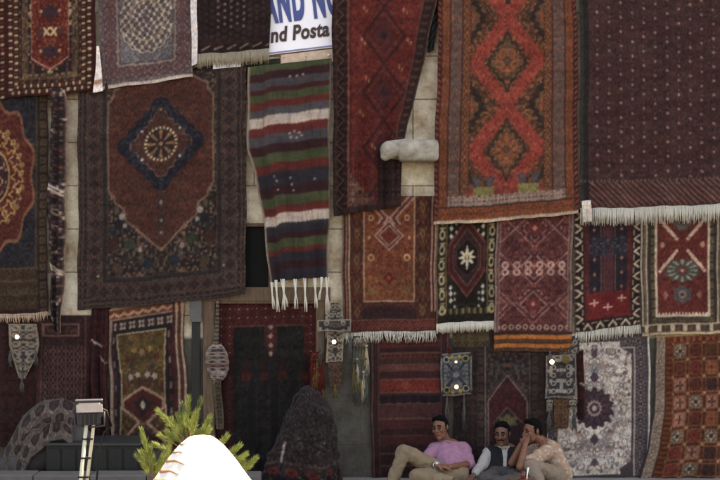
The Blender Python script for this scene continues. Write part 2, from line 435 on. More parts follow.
# ------------------------------------------------------------------ the rugs
CR = (186, 166, 134); PKL = (160, 112, 100)
def p_cream_squares(p):
    p.f(True, (46, 30, 29)); cx = 53.0
    e = 44 - np.abs(p.U - cx); d = np.minimum(e, p.D); a = np.where(p.D < e, p.U, p.D)
    p.f(d < 1.6, (74, 28, 26)); p.f((d >= 6.8) & (d < 7.8), (90, 38, 34))
    p.checks(d, a, 2.4, 6.2, 3.5, (190, 164, 126), (104, 44, 38), .64)
    p.checks(d, a + 1.7, 8.4, 12.0, 3.5, (182, 154, 118), (110, 52, 42), .64); p.f((d >= 12.8) & (d < 15), (86, 46, 38)); p.checks(d, a, 13, 15, 4.2, (120, 84, 62), (60, 36, 34), .5)
    p.f(d < -1, (58, 30, 28)); p.checks(d, a, -6, -2, 4.4, (170, 140, 108), (120, 44, 36), .55)
    m = (d >= 15.5) & (d < 22); p.f(m, (98, 72, 52)); p.speck(m, 1.6, [(70, 46, 38), (128, 98, 70), (60, 56, 52)], .5, 3, cx)
    m = (d >= 22) ; p.f(m, (48, 36, 38)); p.speck(m, 2.6, [(150, 128, 104), (120, 46, 40), (84, 78, 80), (122, 100, 60)], .3, 5, cx)
    x = np.abs(p.U - cx); hx = (x < 19.2) & (p.D > 25 + x * 12 / 19)
    hx2 = (x < 18) & (p.D > 26.8 + x * 12 / 19)
    p.f(hx, (176, 112, 98)); p.f(hx2, (112, 40, 34)); p.speck(hx2, 1.7, [(136, 60, 46), (86, 30, 30), (140, 88, 60)], .45, 9, cx)
    for k in range(4):
        y = 44 + 40 * k
        for s in (-1, 1):
            p.f(p.ell(cx + s * 9, p.H - y - 1, 1.8, 1.8) < 1, (190, 130, 90))
        p.f(hx2 & (p.lobe(cx, p.H - y, 8, 6, 6, .15) < 1), (66, 46, 56))
        yy = p.H - y - 20
        for s in (-1, 1):
            p.f(p.ell(cx + s * 9, yy, 2.6, 3.4) < 1, (74, 56, 60))
            p.seg(cx + s * 3.4 - 2.6, yy - 3.6, cx + s * 3.4 + 2.6, yy + 3.6, .9, (206, 186, 130)); p.seg(cx + s * 3.4 + 2.6, yy - 3.6, cx + s * 3.4 - 2.6, yy + 3.6, .9, (206, 186, 130))
def p_blue_medallion(p):
    p.f(True, (104, 88, 88)); e = np.minimum(p.U, p.RT); d = np.minimum(e, p.D - 3); a = np.where(p.D - 3 < e, p.U, p.D)
    p.speck(d > 0, 1.5, [(84, 72, 76), (124, 104, 98), (96, 58, 60), (78, 74, 82)], .6, 2)
    m = (d > 5) & (d < 17); p.f(m, (104, 68, 68), .7); p.tiles(m, a, d - 5, 12, 4, [(112, 72, 72), (92, 60, 64), (130, 106, 98), (80, 70, 78)], 9)
    p.f((d > 17) & (d < 18.4), (134, 118, 108)); p.f((d > 4) & (d < 5), (80, 70, 76)); p.f((d > 20) & (d < 20.8), (82, 72, 78))
    m = d > 20.8; p.f(m, (102, 100, 106)); p.speck(m, 1.7, [(86, 86, 96), (118, 112, 112), (98, 84, 88)], .5, 8)
    cy = p.H - 66; cx = p.W / 2 + .5
    r = p.lobe(cx, cy, 27, 34, 16, .03); th = np.arctan2((p.V - cy) / 34, (p.U - cx) / 27)
    p.f(m & (r < 1), (190, 176, 146))
    q = p.ell(cx, cy, 27, 34)
    wx_ = (p.U - cx) + 1.1 * np.sin(p.V * .33) ; wy_ = (p.V - cy) + 1.1 * np.sin(p.U * .37)
    a_ = np.mod(wx_ + 3.6, 7.2) - 3.6; b1 = np.mod(wy_ + 4.6, 9.2) - 4.6; a2 = np.mod(wx_, 7.2) - 3.6; b2 = np.mod(wy_, 9.2) - 4.6
    dd = np.minimum(np.hypot(a_, b1 * .85), np.hypot(a2, b2 * .85)); ins = (r < .97)
    p.f(ins & (dd < 2.75), (112, 102, 104)); p.f(ins & (dd < 1.9), (70, 58, 64)); p.f(ins & (dd < .8), (128, 90, 84)); p.f(ins & (np.abs(q - .62) < .02), (150, 130, 106))
    p.f(r < .1, (88, 70, 78)); p.f((r > 1) & (r < 1.05), (84, 76, 84))
    p.f(p.D < 3, (192, 182, 168))
def p_dotted_night(p):
    p.f(True, (46, 32, 34)); p.speck(p.U > -1, 1.7, [(54, 38, 40), (38, 26, 30), (60, 34, 36)], .6, 3)
    i = np.floor(p.U / 6.4); yy = p.D + 3.3 * np.mod(i, 2); j = np.floor(yy / 6.6)
    r = np.hypot(np.mod(p.U, 6.4) - 3.2, np.mod(yy, 6.6) - 3.3); mid = (np.abs(p.U - 37) < 17)
    p.f(mid & (r < 1.5) & (p.D > 24), (118, 92, 92)); p.f(~mid & (r < 1.9) & (r > 1) & (p.D > 12), (78, 54, 54))
    p.f(mid & (p.D <= 24) & (p.D > 12) & (r < 1.9) & (r > 1.0), (84, 58, 58))
    for k in range(6):
        x = 6 + 13 * k; p.seg(x, p.H - 4, x + 8, p.H - 7.5, 1.0, (120, 100, 88))
    p.f((p.D < 11) & (p.D > 10), (72, 40, 40))
def p_big_medallion(p):
    cx, cy = 83.0, 69.0
    p.f(True, (52, 41, 39)); p.speck(p.U > -1, 2.2, [(92, 64, 54), (70, 40, 38), (46, 52, 62), (74, 70, 56), (42, 30, 34), (112, 88, 76)], .66, 4, cx)
    d, a = p.edge(bottom=True)
    for d0, d1, sd, pal in ((1.5, 8, 3, [(50, 38, 38), (96, 68, 56), (46, 46, 54)]), (10, 23, 6, [(50, 38, 38), (100, 72, 58), (46, 50, 60), (78, 40, 38), (66, 70, 56)]), (24, 29, 9, [(58, 42, 40), (78, 56, 48), (48, 44, 48)])):
        p.band(d, a, d0, d1, (54, 40, 38), sd, pal, 9 if d1 - d0 > 8 else 7)
    for q in (1, 9, 23.4, 29.4): p.f((d > q) & (d < q + .8), (92, 66, 52))
    pts = [(58, -12), (54, 2), (46, 8), (37, 12), (36, 19), (31, 25), (31, 112), (36, 118), (37, 124), (46, 130), (48, 142), (60, 152), (68, 160), (76, 168), (84, 174)]
    R_ = [(2 * cx - x, y) for x, y in pts][::-1]; P_ = pts + R_
    m = p.inside(P_)
    p.poly(P_, 1.5, (112, 84, 70))
    p.f(m, (90, 47, 40)); p.speck(m, 1.8, [(100, 54, 44), (78, 40, 37), (84, 56, 46)], .6, 7, cx)
    p.poly(pts, .8, (116, 90, 76)); p.poly(R_, .8, (116, 90, 76))
    # corner pieces under the field
    for s in (-1, 1):
        for (x, y, c, r) in ((44, 138, (138, 132, 124), 3.0), (47, 147, (126, 120, 112), 2.2), (40, 146, (40, 40, 46), 4.5), (62, 172, (124, 118, 108), 2.4), (52, 166, (58, 66, 52), 5), (34, 166, (72, 44, 40), 6), (70, 186, (44, 48, 58), 5), (40, 190, (78, 60, 46), 5), (20, 196, (150, 132, 110), 1.2)):
            X = cx + s * (cx - x); p.f((p.hexa(X, y, r, r * .6, r * 1.3) < 1) & ~m, c)
    r = p.dia(cx, cy, 45, 48); wob = .035 * np.cos(np.arctan2(p.V - cy, p.U - cx) * 20); r = r + wob
    p.f(m & (r < 1.02), (38, 40, 54)); p.speck(m & (r < 1) & (r > .74), 2.2, [(56, 58, 66), (36, 36, 48)], .5, 8, cx)
    p.f((r < .72), (86, 48, 42)); p.speck(r < .72, 1.9, [(104, 60, 48), (80, 44, 42), (62, 50, 52)], .5, 12, cx)
    p.f((r < .74) & (r > .70), (112, 82, 70))
    for s in (-1, 1):
        for t in (-1, 1):
            p.f(p.ell(cx + s * 20, cy + t * 15, 3.6, 3.2) < 1, (54, 56, 68)); p.f(p.ell(cx + s * 19, cy + t * 14, 1.5, 1.5) < 1, (168, 160, 158))
            p.f(p.ell(cx + s * 28, cy + t * 4, 2.2, 2.6) < 1, (60, 54, 60))
    q = p.ell(cx, cy, 16.5, 17); th = np.arctan2(p.V - cy, p.U - cx)
    p.f(q < 1, (52, 40, 42)); p.f((q < 1.02) & (q > .86) & (np.mod(th * 26 / (2 * math.pi), 1) < .62), (186, 160, 122))
    p.f((q < .82) & (np.cos(8 * th) > .1), (104, 72, 54)); p.f((q < .82) & (q > .3) & (np.cos(8 * th) > .8), (150, 104, 70)); p.f(q < .26, (58, 46, 50)); p.f(q < .12, (150, 110, 80))
    for y, c, h in ((cy - 34, (70, 50, 50), 5), (cy + 58, (58, 52, 54), 9), (cy + 76, (52, 50, 56), 6), (cy + 88, (70, 56, 52), 5)):
        k = p.hexa(cx, y, 4, h * .4, h); p.f(m & (k < 1), c); p.f(m & (k < .35), (140, 104, 84))
    for k in range(-3, 4):
        for y in (26, 108, 126):
            if abs(k) in (2, 3) or y > 120 and k: p.f(m & (p.dia(cx + k * 9, y, 2.3, 4) < 1), (74, 50, 44))
    p.f(p.D < 1.5, (70, 56, 50))
def p_gold_scroll(p):
    cx, cy = 8.0, 92.0
    p.f(True, (42, 42, 50)); p.speck(p.U > -9, 2.0, [(52, 54, 62), (36, 34, 44), (62, 46, 46), (58, 60, 58)], .55, 3, cx)
    r = p.lobe(cx, cy, 36, 70, 10, .06); p.f(r < 1, (100, 42, 36)); p.speck(r < 1, 1.8, [(112, 52, 42), (86, 36, 34)], .5, 5, cx)
    p.f((r > 1) & (r < 1.06), (132, 84, 60))
    for k in range(14):
        t = k / 14 * 2 * math.pi; x, y = cx + 22 * math.cos(t), cy + 40 * math.sin(t)
        q = p.lobe(x, y, 5.6, 7.4, 5, .25); p.f((q < 1) & (q > .7), (160, 128, 74)); p.f(p.ell(x + 2, y - 2, 1.3, 2) < 1, (170, 138, 90)); p.f(p.ell(cx + 27 * math.cos(t + .22), cy + 49 * math.sin(t + .22), 2.6, 3.4) < 1, (130, 96, 60))
    q = p.ell(cx, cy, 14, 27); p.f(q < 1, (50, 38, 48)); p.f((q < 1) & (q > .88), (160, 122, 70)); p.speck(q < .8, 2.4, [(150, 110, 80), (90, 40, 44)], .4, 8, cx)
    m = p.RT < 12; p.f(m, (62, 42, 36)); p.f((p.RT < 12) & (p.RT > 10.6), (84, 66, 46)); p.tiles((p.RT < 9) & (p.RT > 2), p.V, p.RT, 9, 5, [(62, 40, 36), (88, 68, 48), (44, 40, 42)], 7)
    m = p.D < 46; p.f(m & (p.RT > 10), (58, 36, 34)); p.tiles(m & (p.D > 5) & (p.RT > 10), p.U, p.D, 11, 7, [(66, 38, 34), (86, 52, 38), (50, 40, 42), (74, 62, 44)], 9, 11)
    for q in (46, 33, 20): p.f((np.abs(p.D - q) < .6) & (p.RT > 10), (96, 70, 52))
def p_folded_strip(p):
    p.f(True, (52, 40, 42)); p.speck(p.U > -9, 3.4, [(176, 150, 130), (104, 48, 48), (40, 36, 44), (84, 74, 66), (186, 166, 146)], .42, 4)
    p.tiles(p.U > -9, p.V, p.U, 16, 4, [None, (58, 40, 42), None, (120, 84, 78), (46, 42, 50)], 9)
    for y in (96, 99.6, 175, 178): 
        p.f(np.abs(p.V - y - p.U * .55) < 1.1, (214, 200, 180))
    p.f(p.U > p.W - 1.6, (150, 120, 104))
STRIPES = [(-10, 'g'), (6, 'm'), (14, 's'), (22, 'r'), (27, 'g'), (35, 'R'), (42, 's'), (50, 'w'), (60, 'R'), (69, 's'), (79, 'm'), (88, 'g'), (98, 'R'), (107, 'n'), (121, 'm'), (131, 'g'), (141, 'R'), (149, 'w'), (159, 'n'), (169, 'm'), (175, 'g'), (184, 'R'), (189, 'n'), (198, 'm'), (206, 'n')]
SC_ = {'g': (78, 90, 58), 'm': (74, 38, 42), 's': (82, 80, 88), 'r': (96, 40, 40), 'R': (126, 46, 42), 'n': (56, 54, 66), 'w': (206, 190, 174)}
def p_stripes(p):
    v = p.V + .9 * np.sin(p.U * .1 + 1) + .5 * np.sin(p.U * .27) - 4.0 / (1 + np.exp((p.U - 15) / 1.3)) + .35 * np.sin(p.U * 1.9)
    for y, k in STRIPES: p.f(v >= y, SC_[k])
    rr = hsh(np.floor(p.U / 1.0), np.floor(v / 9), 3); p.f(rr < .18, (60, 40, 44), .25)
    for x, y in ((36, 71), (40, 69), (44, 71), (37, 75), (42, 76), (46, 74), (18, 112), (20, 117), (34, 122), (35, 128), (33, 115), (20, 126), (56, 118), (36, 14), (42, 14), (47, 13)): p.f(p.ell(x, y, 1.1, 1.3) < 1, (156, 150, 148))
    p.f(p.U < 1.5, (150, 130, 116)); p.f(p.RT < 1.3, (140, 124, 110)); p.f(np.abs(p.U - 14) < .6, (60, 52, 54), .6)
def p_red_drape(p):
    X, Y = p.X, p.Y
    U0, V0 = p.U, p.V
    p.U, p.V = X, Y
    p.f(True, (116, 40, 37)); p.speck(X > 0, 2.0, [(126, 48, 42), (102, 34, 34), (108, 50, 42)], .5, 3, 382)
    ml = X < 349
    p.f(ml, (48, 32, 32)); z = 340 + 3.6 * (np.abs(np.mod(Y, 15) - 7.5) / 3.75 - 1)
    p.f(ml & (np.abs(X - z) < 1.0), (104, 72, 60)); p.f(ml & (np.abs(X - z) > 3) & (np.mod(Y, 7.5) < 2.4), (84, 44, 42)); p.f((X < 336.6) & (X > 335.4), (78, 50, 46)); p.f((X > 347.4) & (X < 349), (128, 72, 62)); p.f((X > 350.4) & (X < 351.4), (78, 34, 34))
    for cy in (-20, 36, 92, 148, 204):
        for k, w in ((1, 1.2), (.62, .8)):
            r = np.abs(X - 384) / (21 * k) + np.abs(Y - cy) / (28 * k); p.f((np.abs(r - 1) < w / 16) & ~ml, (70, 36, 40))
        r = np.abs(X - 384) / 21 + np.abs(Y - cy) / 28; p.f((r < .58) & ~ml, (92, 40, 42)); p.f((r < .2) & ~ml, (58, 36, 44))
    for (x, y) in ((364, 8), (404, 10), (366, 78), (399, 66), (372, 145), (362, 40), (408, 40), (360, 112)):
        p.f((p.dia(x, y, 1.8, 3.4) < 1), (160, 90, 74)); p.f(p.dia(x + 3, y + 3, 1.1, 2.4) < 1, (160, 112, 56))
    mr = p.RT < 12; p.f(mr, (54, 36, 36)); p.f((p.RT < 12) & (p.RT > 10.8), (104, 60, 54)); p.f(mr & (p.RT < 9) & (p.RT > 3) & (np.mod(V0, 8) < 3), (88, 54, 48)); p.f(p.RT < 1.4, (92, 72, 60))
    m = (Y > 150) & (X > 378); p.f(m, (52, 34, 34)); p.tiles(m & (X > 381), Y, X, 12, 5, [(56, 36, 36), (78, 44, 42), (44, 32, 36)], 9)
    tri = (Y > 172) & (X > 350) & (X < 350 + (Y - 172) * .75); p.f(tri, (104, 66, 56)); p.speck(tri, 2, [(124, 84, 70), (84, 50, 46)], .5, 8, 360)
    p.f(p.D < 6, (66, 40, 38)); p.U, p.V = U0, V0
def p_red_lattice(p):
    cx = p.W / 2; x = np.abs(p.U - cx); e = np.minimum(p.U, p.RT)
    p.f(True, (106, 60, 42)); p.speck(e > -9, 1.9, [(120, 66, 44), (90, 50, 38), (108, 74, 50)], .5, 2)
    m = e < 4; p.f(m, (58, 34, 32)); p.f(m & (np.mod(p.D + e * .8, 6) < 3.2), (140, 60, 50))
    m = (e >= 5) & (e < 13); p.tiles(m, p.D, e - 5, 8, 6, [(120, 60, 38), (140, 72, 44), (92, 46, 38), (110, 78, 52)], 9)
    for q in (4.2, 13, 25, 33.5): p.f(np.abs(e - q) < .65, (72, 42, 40))
    m = (e >= 13.6) & (e < 24.4); p.f(m, (100, 80, 82)); p.tiles(m, p.D, e - 13.6, 10.8, 9, [(100, 80, 82), (86, 70, 78), (122, 82, 74), (80, 78, 82), (112, 72, 60)], 9)
    m = (e >= 25.6) & (e < 33); p.tiles(m, p.D, e - 25.6, 7.4, 4, [(128, 64, 40), (106, 54, 40), (150, 90, 52), (84, 60, 54)], 7)
    f = e >= 34; f &= p.D > 36
    p.f(f, (98, 58, 42)); p.speck(f, 2.2, [(120, 70, 46), (76, 50, 42), (138, 84, 52), (66, 54, 50)], .7, 5)
    ph = np.mod((p.D - 72) / 89.5, 1.0); tr = np.abs(ph - .5) * 2          # 1 at medallion centres, 0 at crossings
    half = 34 * tr
    path = f & (np.abs(x - half + 1) < 8.5 + 1.2 * np.sin(p.D * .9)); p.f(path, (152, 58, 48)); p.speck(path, 2, [(160, 68, 54), (136, 48, 42)], .45, 3)
    yc = (np.mod((p.D - 72) / 89.5 + .5, 1) - .5) * 89.5
    r = np.abs(x) / 21 + np.abs(yc) / 30 + .07 * np.cos(np.arctan2(yc, x) * 14)
    p.f(f & (r < 1.0), (64, 48, 40)); p.f(f & (r < .84), (104, 74, 52)); p.speck(f & (r < .8), 2, [(128, 84, 54), (84, 60, 48), (146, 66, 48)], .6, 9)
    q = np.hypot(x / 11, yc / 13); th = np.arctan2(yc, x); p.f(f & (q < 1) & (np.cos(8 * th) > -.3), (146, 78, 52)); p.f(f & (q < .35), (88, 62, 48))
    yk = (np.mod((p.D - 72) / 89.5, 1) - .5) * 89.5                         # side half-medallions at crossings
    s = np.abs(x - 37) / 16 + np.abs(yk) / 26 + .09 * np.cos(yk * .9)
    p.f(f & (s < 1), (58, 44, 40)); p.f(f & (s < .62), (112, 74, 52)); p.f(f & (s < .3), (150, 72, 54))
    m = (p.D <= 36) & (p.D > 27) & (e > 34); p.f(m, (140, 56, 48)); p.f(m & (np.abs(x - 22) < 10), (116, 108, 62)); p.f((p.D <= 46) & (p.D > 36) & (e > 34) & (np.abs(x - 22) < 12 - (46 - p.D) * .4) & (np.abs(x - 22) > 3), (84, 74, 80))
    m = (p.D <= 27) & (p.D > 16) & (e > 13); p.f(m, (88, 76, 80)); p.tiles(m, p.U, p.D - 16, 11, 9, [(92, 76, 80), (78, 68, 76), (120, 78, 68), (136, 120, 110)], 9)
    m = (p.D <= 16) & (p.D > 3) & (e > 4); p.tiles(m, p.U, p.D - 3, 13, 6, [(124, 58, 38), (140, 70, 42), (104, 50, 38), (92, 62, 48)], 9)
    p.f(np.abs(p.D - 16) < .7, (66, 42, 40)); p.f(p.D < 3, (176, 160, 138))
def p_dotted_maroon(p):
    p.f(p.U > -99, (76, 48, 46)); p.speck(p.U > -1, 1.6, [(84, 50, 50), (66, 42, 43), (80, 58, 48), (88, 46, 50), (62, 44, 47)], .7, 3)
    i = np.floor(p.U / 11.6); v = p.D + 7 * np.mod(i, 2) + .25 * p.U; r = np.hypot(np.mod(p.U, 11.6) - 5.8, np.mod(v, 14.4) - 7.2)
    r2 = np.hypot(np.mod(p.U, 11.6) - 5.8, np.mod(v - 5, 14.4) - 7.2)
    on = (p.D > 29) & (p.U > 8)
    p.f(on & (np.abs(np.mod(p.U, 11.6) - 5.8) < 3.4) & (np.mod(np.floor(p.D / 21), 2) < 1), (78, 40, 42), .6)
    p.f(on & (r < 1.5), (138, 108, 104)); p.f(on & (r2 < .9), (104, 76, 74))
    p.f(p.U < 9, (46, 40, 42)); p.f((p.U < 3) , (58, 56, 48)); p.f((p.U > 9) & (p.U < 10), (92, 58, 58))
    m = (p.D < 27) & (p.U > 9); p.f(m, (74, 45, 43)); p.f(m & (np.mod(p.U + p.D, 6) < 2.5), (120, 80, 74)); p.f((np.abs(p.D - 27.5) < 1) & (np.mod(p.U, 4) < 2), (112, 84, 78)); p.f(p.D < 2, (84, 52, 48))
def p_orange_diamond(p):
    U, V, W, H = p.U, p.V, p.W, p.H
    p.f(True, (94, 46, 40)); p.speck(U > -9, 1.7, [(104, 52, 44), (82, 40, 38), (90, 58, 46)], .5, 2)
    for x, c in ((.8, CR), (2.2, (70, 36, 34)), (3.8, (170, 110, 92)), (5.2, (80, 40, 38)), (6.8, CR)): p.f(np.abs(U - x) < .75, c)
    for x, c in ((1.2, (186, 150, 130)), (3.0, (90, 40, 38)), (4.6, (190, 150, 130)), (6.0, (90, 40, 38))): p.f((np.abs(p.RT - x) < .7) & (p.D > 20), c)
    m = (((U > 9) & (U < 20)) | ((p.RT > 8) & (p.RT < 20))) & (p.D > 24)
    p.tiles(m, p.D, U - 9, 26, 12, [(98, 48, 40), (112, 58, 42), (74, 42, 42), (124, 84, 54)], 11, 11)
    for y in range(12, 120, 26): 
        for x in (14.5, W - 14): p.f(p.dia(x, y, 3.4, 6) < 1, (132, 88, 50)); p.f(p.dia(x, y, 1.4, 2.6) < 1, (70, 62, 70))
    x0, x1, yb = 20.5, W - 21.5, 107
    f = (U > x0) & (U < x1) & (V < yb); p.f(f, (180, 142, 112)); g = (U > x0 + 1.5) & (U < x1 - 1.5) & (V < yb - 1.5)
    p.f(g, (134, 64, 44)); p.f(g & (V > 80), (138, 80, 50)); p.speck(g, 1.8, [(146, 70, 48), (120, 56, 42), (142, 86, 54)], .55, 5)
    cx = W / 2 - .5; cy = 40.0
    for k, c in ((15, (176, 132, 118)), (12.8, (104, 50, 46)), (11, (168, 122, 106)), (9, (122, 58, 46)), (5, (138, 46, 38))): p.f(g & (p.dia(cx, cy, k, k * 1.05) < 1), c)
    for s in (-1, 1):
        for o, c in ((0, (178, 134, 120)), (3, (96, 60, 66)), (6, (176, 130, 112))):
            p.seg(cx + s * (1 + o), cy - 18, cx + s * (20 + o), cy - 40, 1.0, c); p.seg(cx + s * (1 + o), cy - 18, cx + s * (5 + o), cy - 12, 1.0, c)
        q = p.ell(cx + s * 18, 62, 3.4, 3.6); p.f((q < 1) & (q > .55), (196, 160, 116)); q = p.ell(cx + s * 18, 22, 3, 3.2); p.f((q < 1) & (q > .5), (190, 150, 112)); p.f(p.ell(cx + s * 20, 42, 1.5, 2) < 1, (184, 130, 100))
        p.f(g & (p.dia(cx + s * 17, 96, 3, 5) < 1), (120, 98, 60))
    p.f(g & (p.dia(cx, 83, 6, 6.5) < 1), (124, 36, 34)); p.f(g & (p.dia(cx, 83, 2.4, 2.8) < 1), (160, 80, 60))
    m = (p.D < 24) & (p.D > 13) & (U > 20) & (p.RT > 20); p.tiles(m, U, p.D - 13, 13, 8, [(62, 40, 44), (84, 46, 44), (54, 42, 52), (110, 64, 48)], 9, 11)
    m = (p.D < 12) & (p.D > 2); p.f(m, (100, 42, 40)); p.tiles(m, U, p.D - 2, 8, 7, [(104, 44, 42), (84, 38, 40), (128, 62, 52)], 7, 10); p.f(np.abs(p.D - 12.3) < .6, (140, 96, 82))
def p_black_hex(p):
    U, V, W = p.U, p.V, p.W; cx = W / 2; cy = 47.0
    p.f(True, (38, 31, 26)); p.speck(U > -9, 2.0, [(46, 38, 30), (32, 27, 25), (52, 44, 34)], .5, 2)
    e = np.minimum(U, p.RT); m = (e > 2.5) & (e < 9) & (p.D > 8)
    p.f(m, (50, 42, 34)); q = np.hypot(e - 5.7, (np.mod(V, 15) - 7.5) * .55); p.f(m & (q < 2.9) & (q > 1.6), (168, 152, 116)); p.f(m & (np.mod(V, 15) < 2) & (np.abs(e - 5.7) < 2.4), (150, 132, 100)); p.f(e < 1, (120, 100, 84)); p.f((np.abs(e - 10) < .5) & (p.D > 12), (104, 84, 60))
    h = p.hexa(cx, cy, 18.5, 14, 40); p.f(h < 1, (128, 66, 58)); p.f(h < .94, (84, 34, 34)); p.f(h < .74, (110, 84, 74)); p.f(h < .7, (60, 40, 40)); p.f(p.hexa(cx, cy, 11, 8, 19) < 1, (34, 28, 28)); p.f(np.abs(p.hexa(cx, cy, 11, 8, 19) - 1) < .04, (96, 50, 46))
    th = np.arctan2(V - cy, U - cx); q = p.ell(cx, cy, 8.5, 10); p.f((q < .75 + .25 * np.cos(8 * th)) & (q > .28), (206, 192, 160)); p.f(q < .2, (170, 110, 60)); p.f((np.abs(U - cx) < 1) & (np.abs(V - cy) < 12), (200, 186, 150))
    for s in (-1, 1):
        for y in (10, 17, 25, 76, 82, 89): p.f(p.dia(cx + s * 16, y, 2, 3) < 1, (186, 190, 176)); p.f(p.dia(cx + s * (12 if y > 70 else 11), y + (6 if y > 70 else -4), 1.4, 2) < 1, (150, 150, 140))
    m = (p.D < 14) & (p.D > 8.5) & (e > 9); p.f(m & (np.mod(U, 6) < 4), (120, 108, 68)); p.f(m & (np.mod(U, 6) < 2), (70, 66, 48))
    for x in (6, W - 6): q = p.ell(x, p.H - 12, 4.2, 3.6); p.f((q < 1) & (q > .5), (160, 144, 100))
def p_red_trellis(p):
    U, V, W = p.U, p.V, p.W; D0 = p.D - 20
    p.f(True, (104, 50, 50)); p.speck(U > -9, 1.7, [(112, 56, 54), (92, 44, 46), (98, 58, 54)], .55, 2)
    cx = W / 2; e = np.minimum(U, p.RT)
    yy = np.mod(V - 4, 38) / 38; xx = np.mod(U - cx + 19.5, 39) / 39
    for o in (0, .16):
        r = np.abs(np.abs(xx - .5) + np.abs(yy - .5) - .5 + o); p.f((r < .022) & (D0 > 8), (152, 108, 104))
    k = np.abs(np.mod(xx + .5, 1) - .5) + np.abs(np.mod(yy, 1) - .5); k2 = np.abs(xx - .5) + np.abs(yy - .5)
    p.f((k2 < .17) & (D0 > 8), (124, 46, 46)); p.f((k2 < .07) & (D0 > 8), (160, 110, 100)); p.speck((k2 > .2) & (D0 > 8), 2.4, [(80, 40, 46), (128, 66, 60)], .3, 5)
    for y, n in ((63, 6), (3, 6)):
        for i in range(n):
            x = cx + (i - (n - 1) / 2) * 11.3
            for s in (-1, 1):
                q = p.ell(x, y + s * 3.6, 3.6, 3.6); p.f((q < 1) & (q > .52), (178, 146, 134))
    m = (D0 < 8) & (D0 > 1); p.f(m, (84, 42, 44)); q = np.hypot(np.mod(U, 7) - 3.5, D0 - 4.5); p.f(m & (q < 2.8) & (q > 1.3), (160, 126, 112))
    m = (e < 5) & (D0 > 0); p.f(m, (96, 70, 70)); p.f((np.abs(e - 1) < .6) & (D0 > 0), (140, 112, 104)); p.f((np.abs(e - 4.4) < .6) & (D0 > 0), (150, 112, 104))
    b = D0 <= 0; p.f(b, (66, 46, 38)); p.f(b & (np.mod(-D0 - 3, 9) < 4.2) & (-D0 > 3), (176, 94, 40)); p.f(b & (np.abs(np.mod(-D0 - 3, 9) - 6.2) < .9), (94, 58, 44)); p.f(b & (-D0 < 1.4), (46, 34, 34))
def p_blue_columns(p):
    U, V, W = p.U, p.V, p.W; e = np.minimum(U, p.RT); d = np.minimum(e, p.D); a = np.where(p.D < e, U, p.D)
    p.f(True, (106, 36, 38)); p.speck(U > -9, 1.8, [(116, 42, 42), (94, 34, 36)], .5, 2)
    m = d < 10.5; p.f(m, (42, 32, 32)); t = np.mod(a, 13) / 13; k = np.abs(t - .5) * 2
    p.f(m & (d > 1) & (d - 1 < 8.5 * k) & (k > .3), (186, 170, 142)); p.f(m & (d > 1) & (d - 1 < 8.5 * k - 3.2) & (k > .3), (60, 40, 38)); p.f(m & (np.abs(d - 8.6) < .6) & (k < .5), (150, 130, 110)); p.f((d < 1), (84, 70, 62)); p.f((d > 10.2) & (d < 11.2), (80, 40, 40))
    f = (e > 15) & (p.D > 38); p.f(f, (92, 50, 54))
    for cx in (20.5, W - 20.5):
        m = f & (np.abs(U - cx) < 6.5); p.f(m, (44, 40, 50)); p.f(f & (np.abs(np.abs(U - cx) - 7.2) < .7), (140, 100, 96))
        for y in range(6, 90, 15): p.f(m & (p.dia(cx, y, 2, 3) < 1), (126, 66, 62)); p.f(m & (p.dia(cx, y, .9, 1.2) < 1), (170, 140, 120))
    p.f(f & (np.abs(np.abs(U - W / 2) - 6) < .6), (72, 34, 42)); m = f & (np.abs(V - 38) < 9); p.f(m & (np.mod(U, 9) < 6.5), (52, 52, 66)); p.speck(m, 1.8, [(84, 84, 96), (60, 40, 50)], .3, 9)
    m = (p.D < 38) & (p.D > 12) & (e > 12); p.f(m, (124, 36, 38))
    for x, y in ((W / 2 - 14, 28), (W / 2 + 14, 30), (W / 2, 22)):
        p.seg(x - 4, p.H - y, x + 4, p.H - y, .8, (190, 160, 140)); p.seg(x, p.H - y - 3, x, p.H - y + 3, .8, (190, 160, 140))
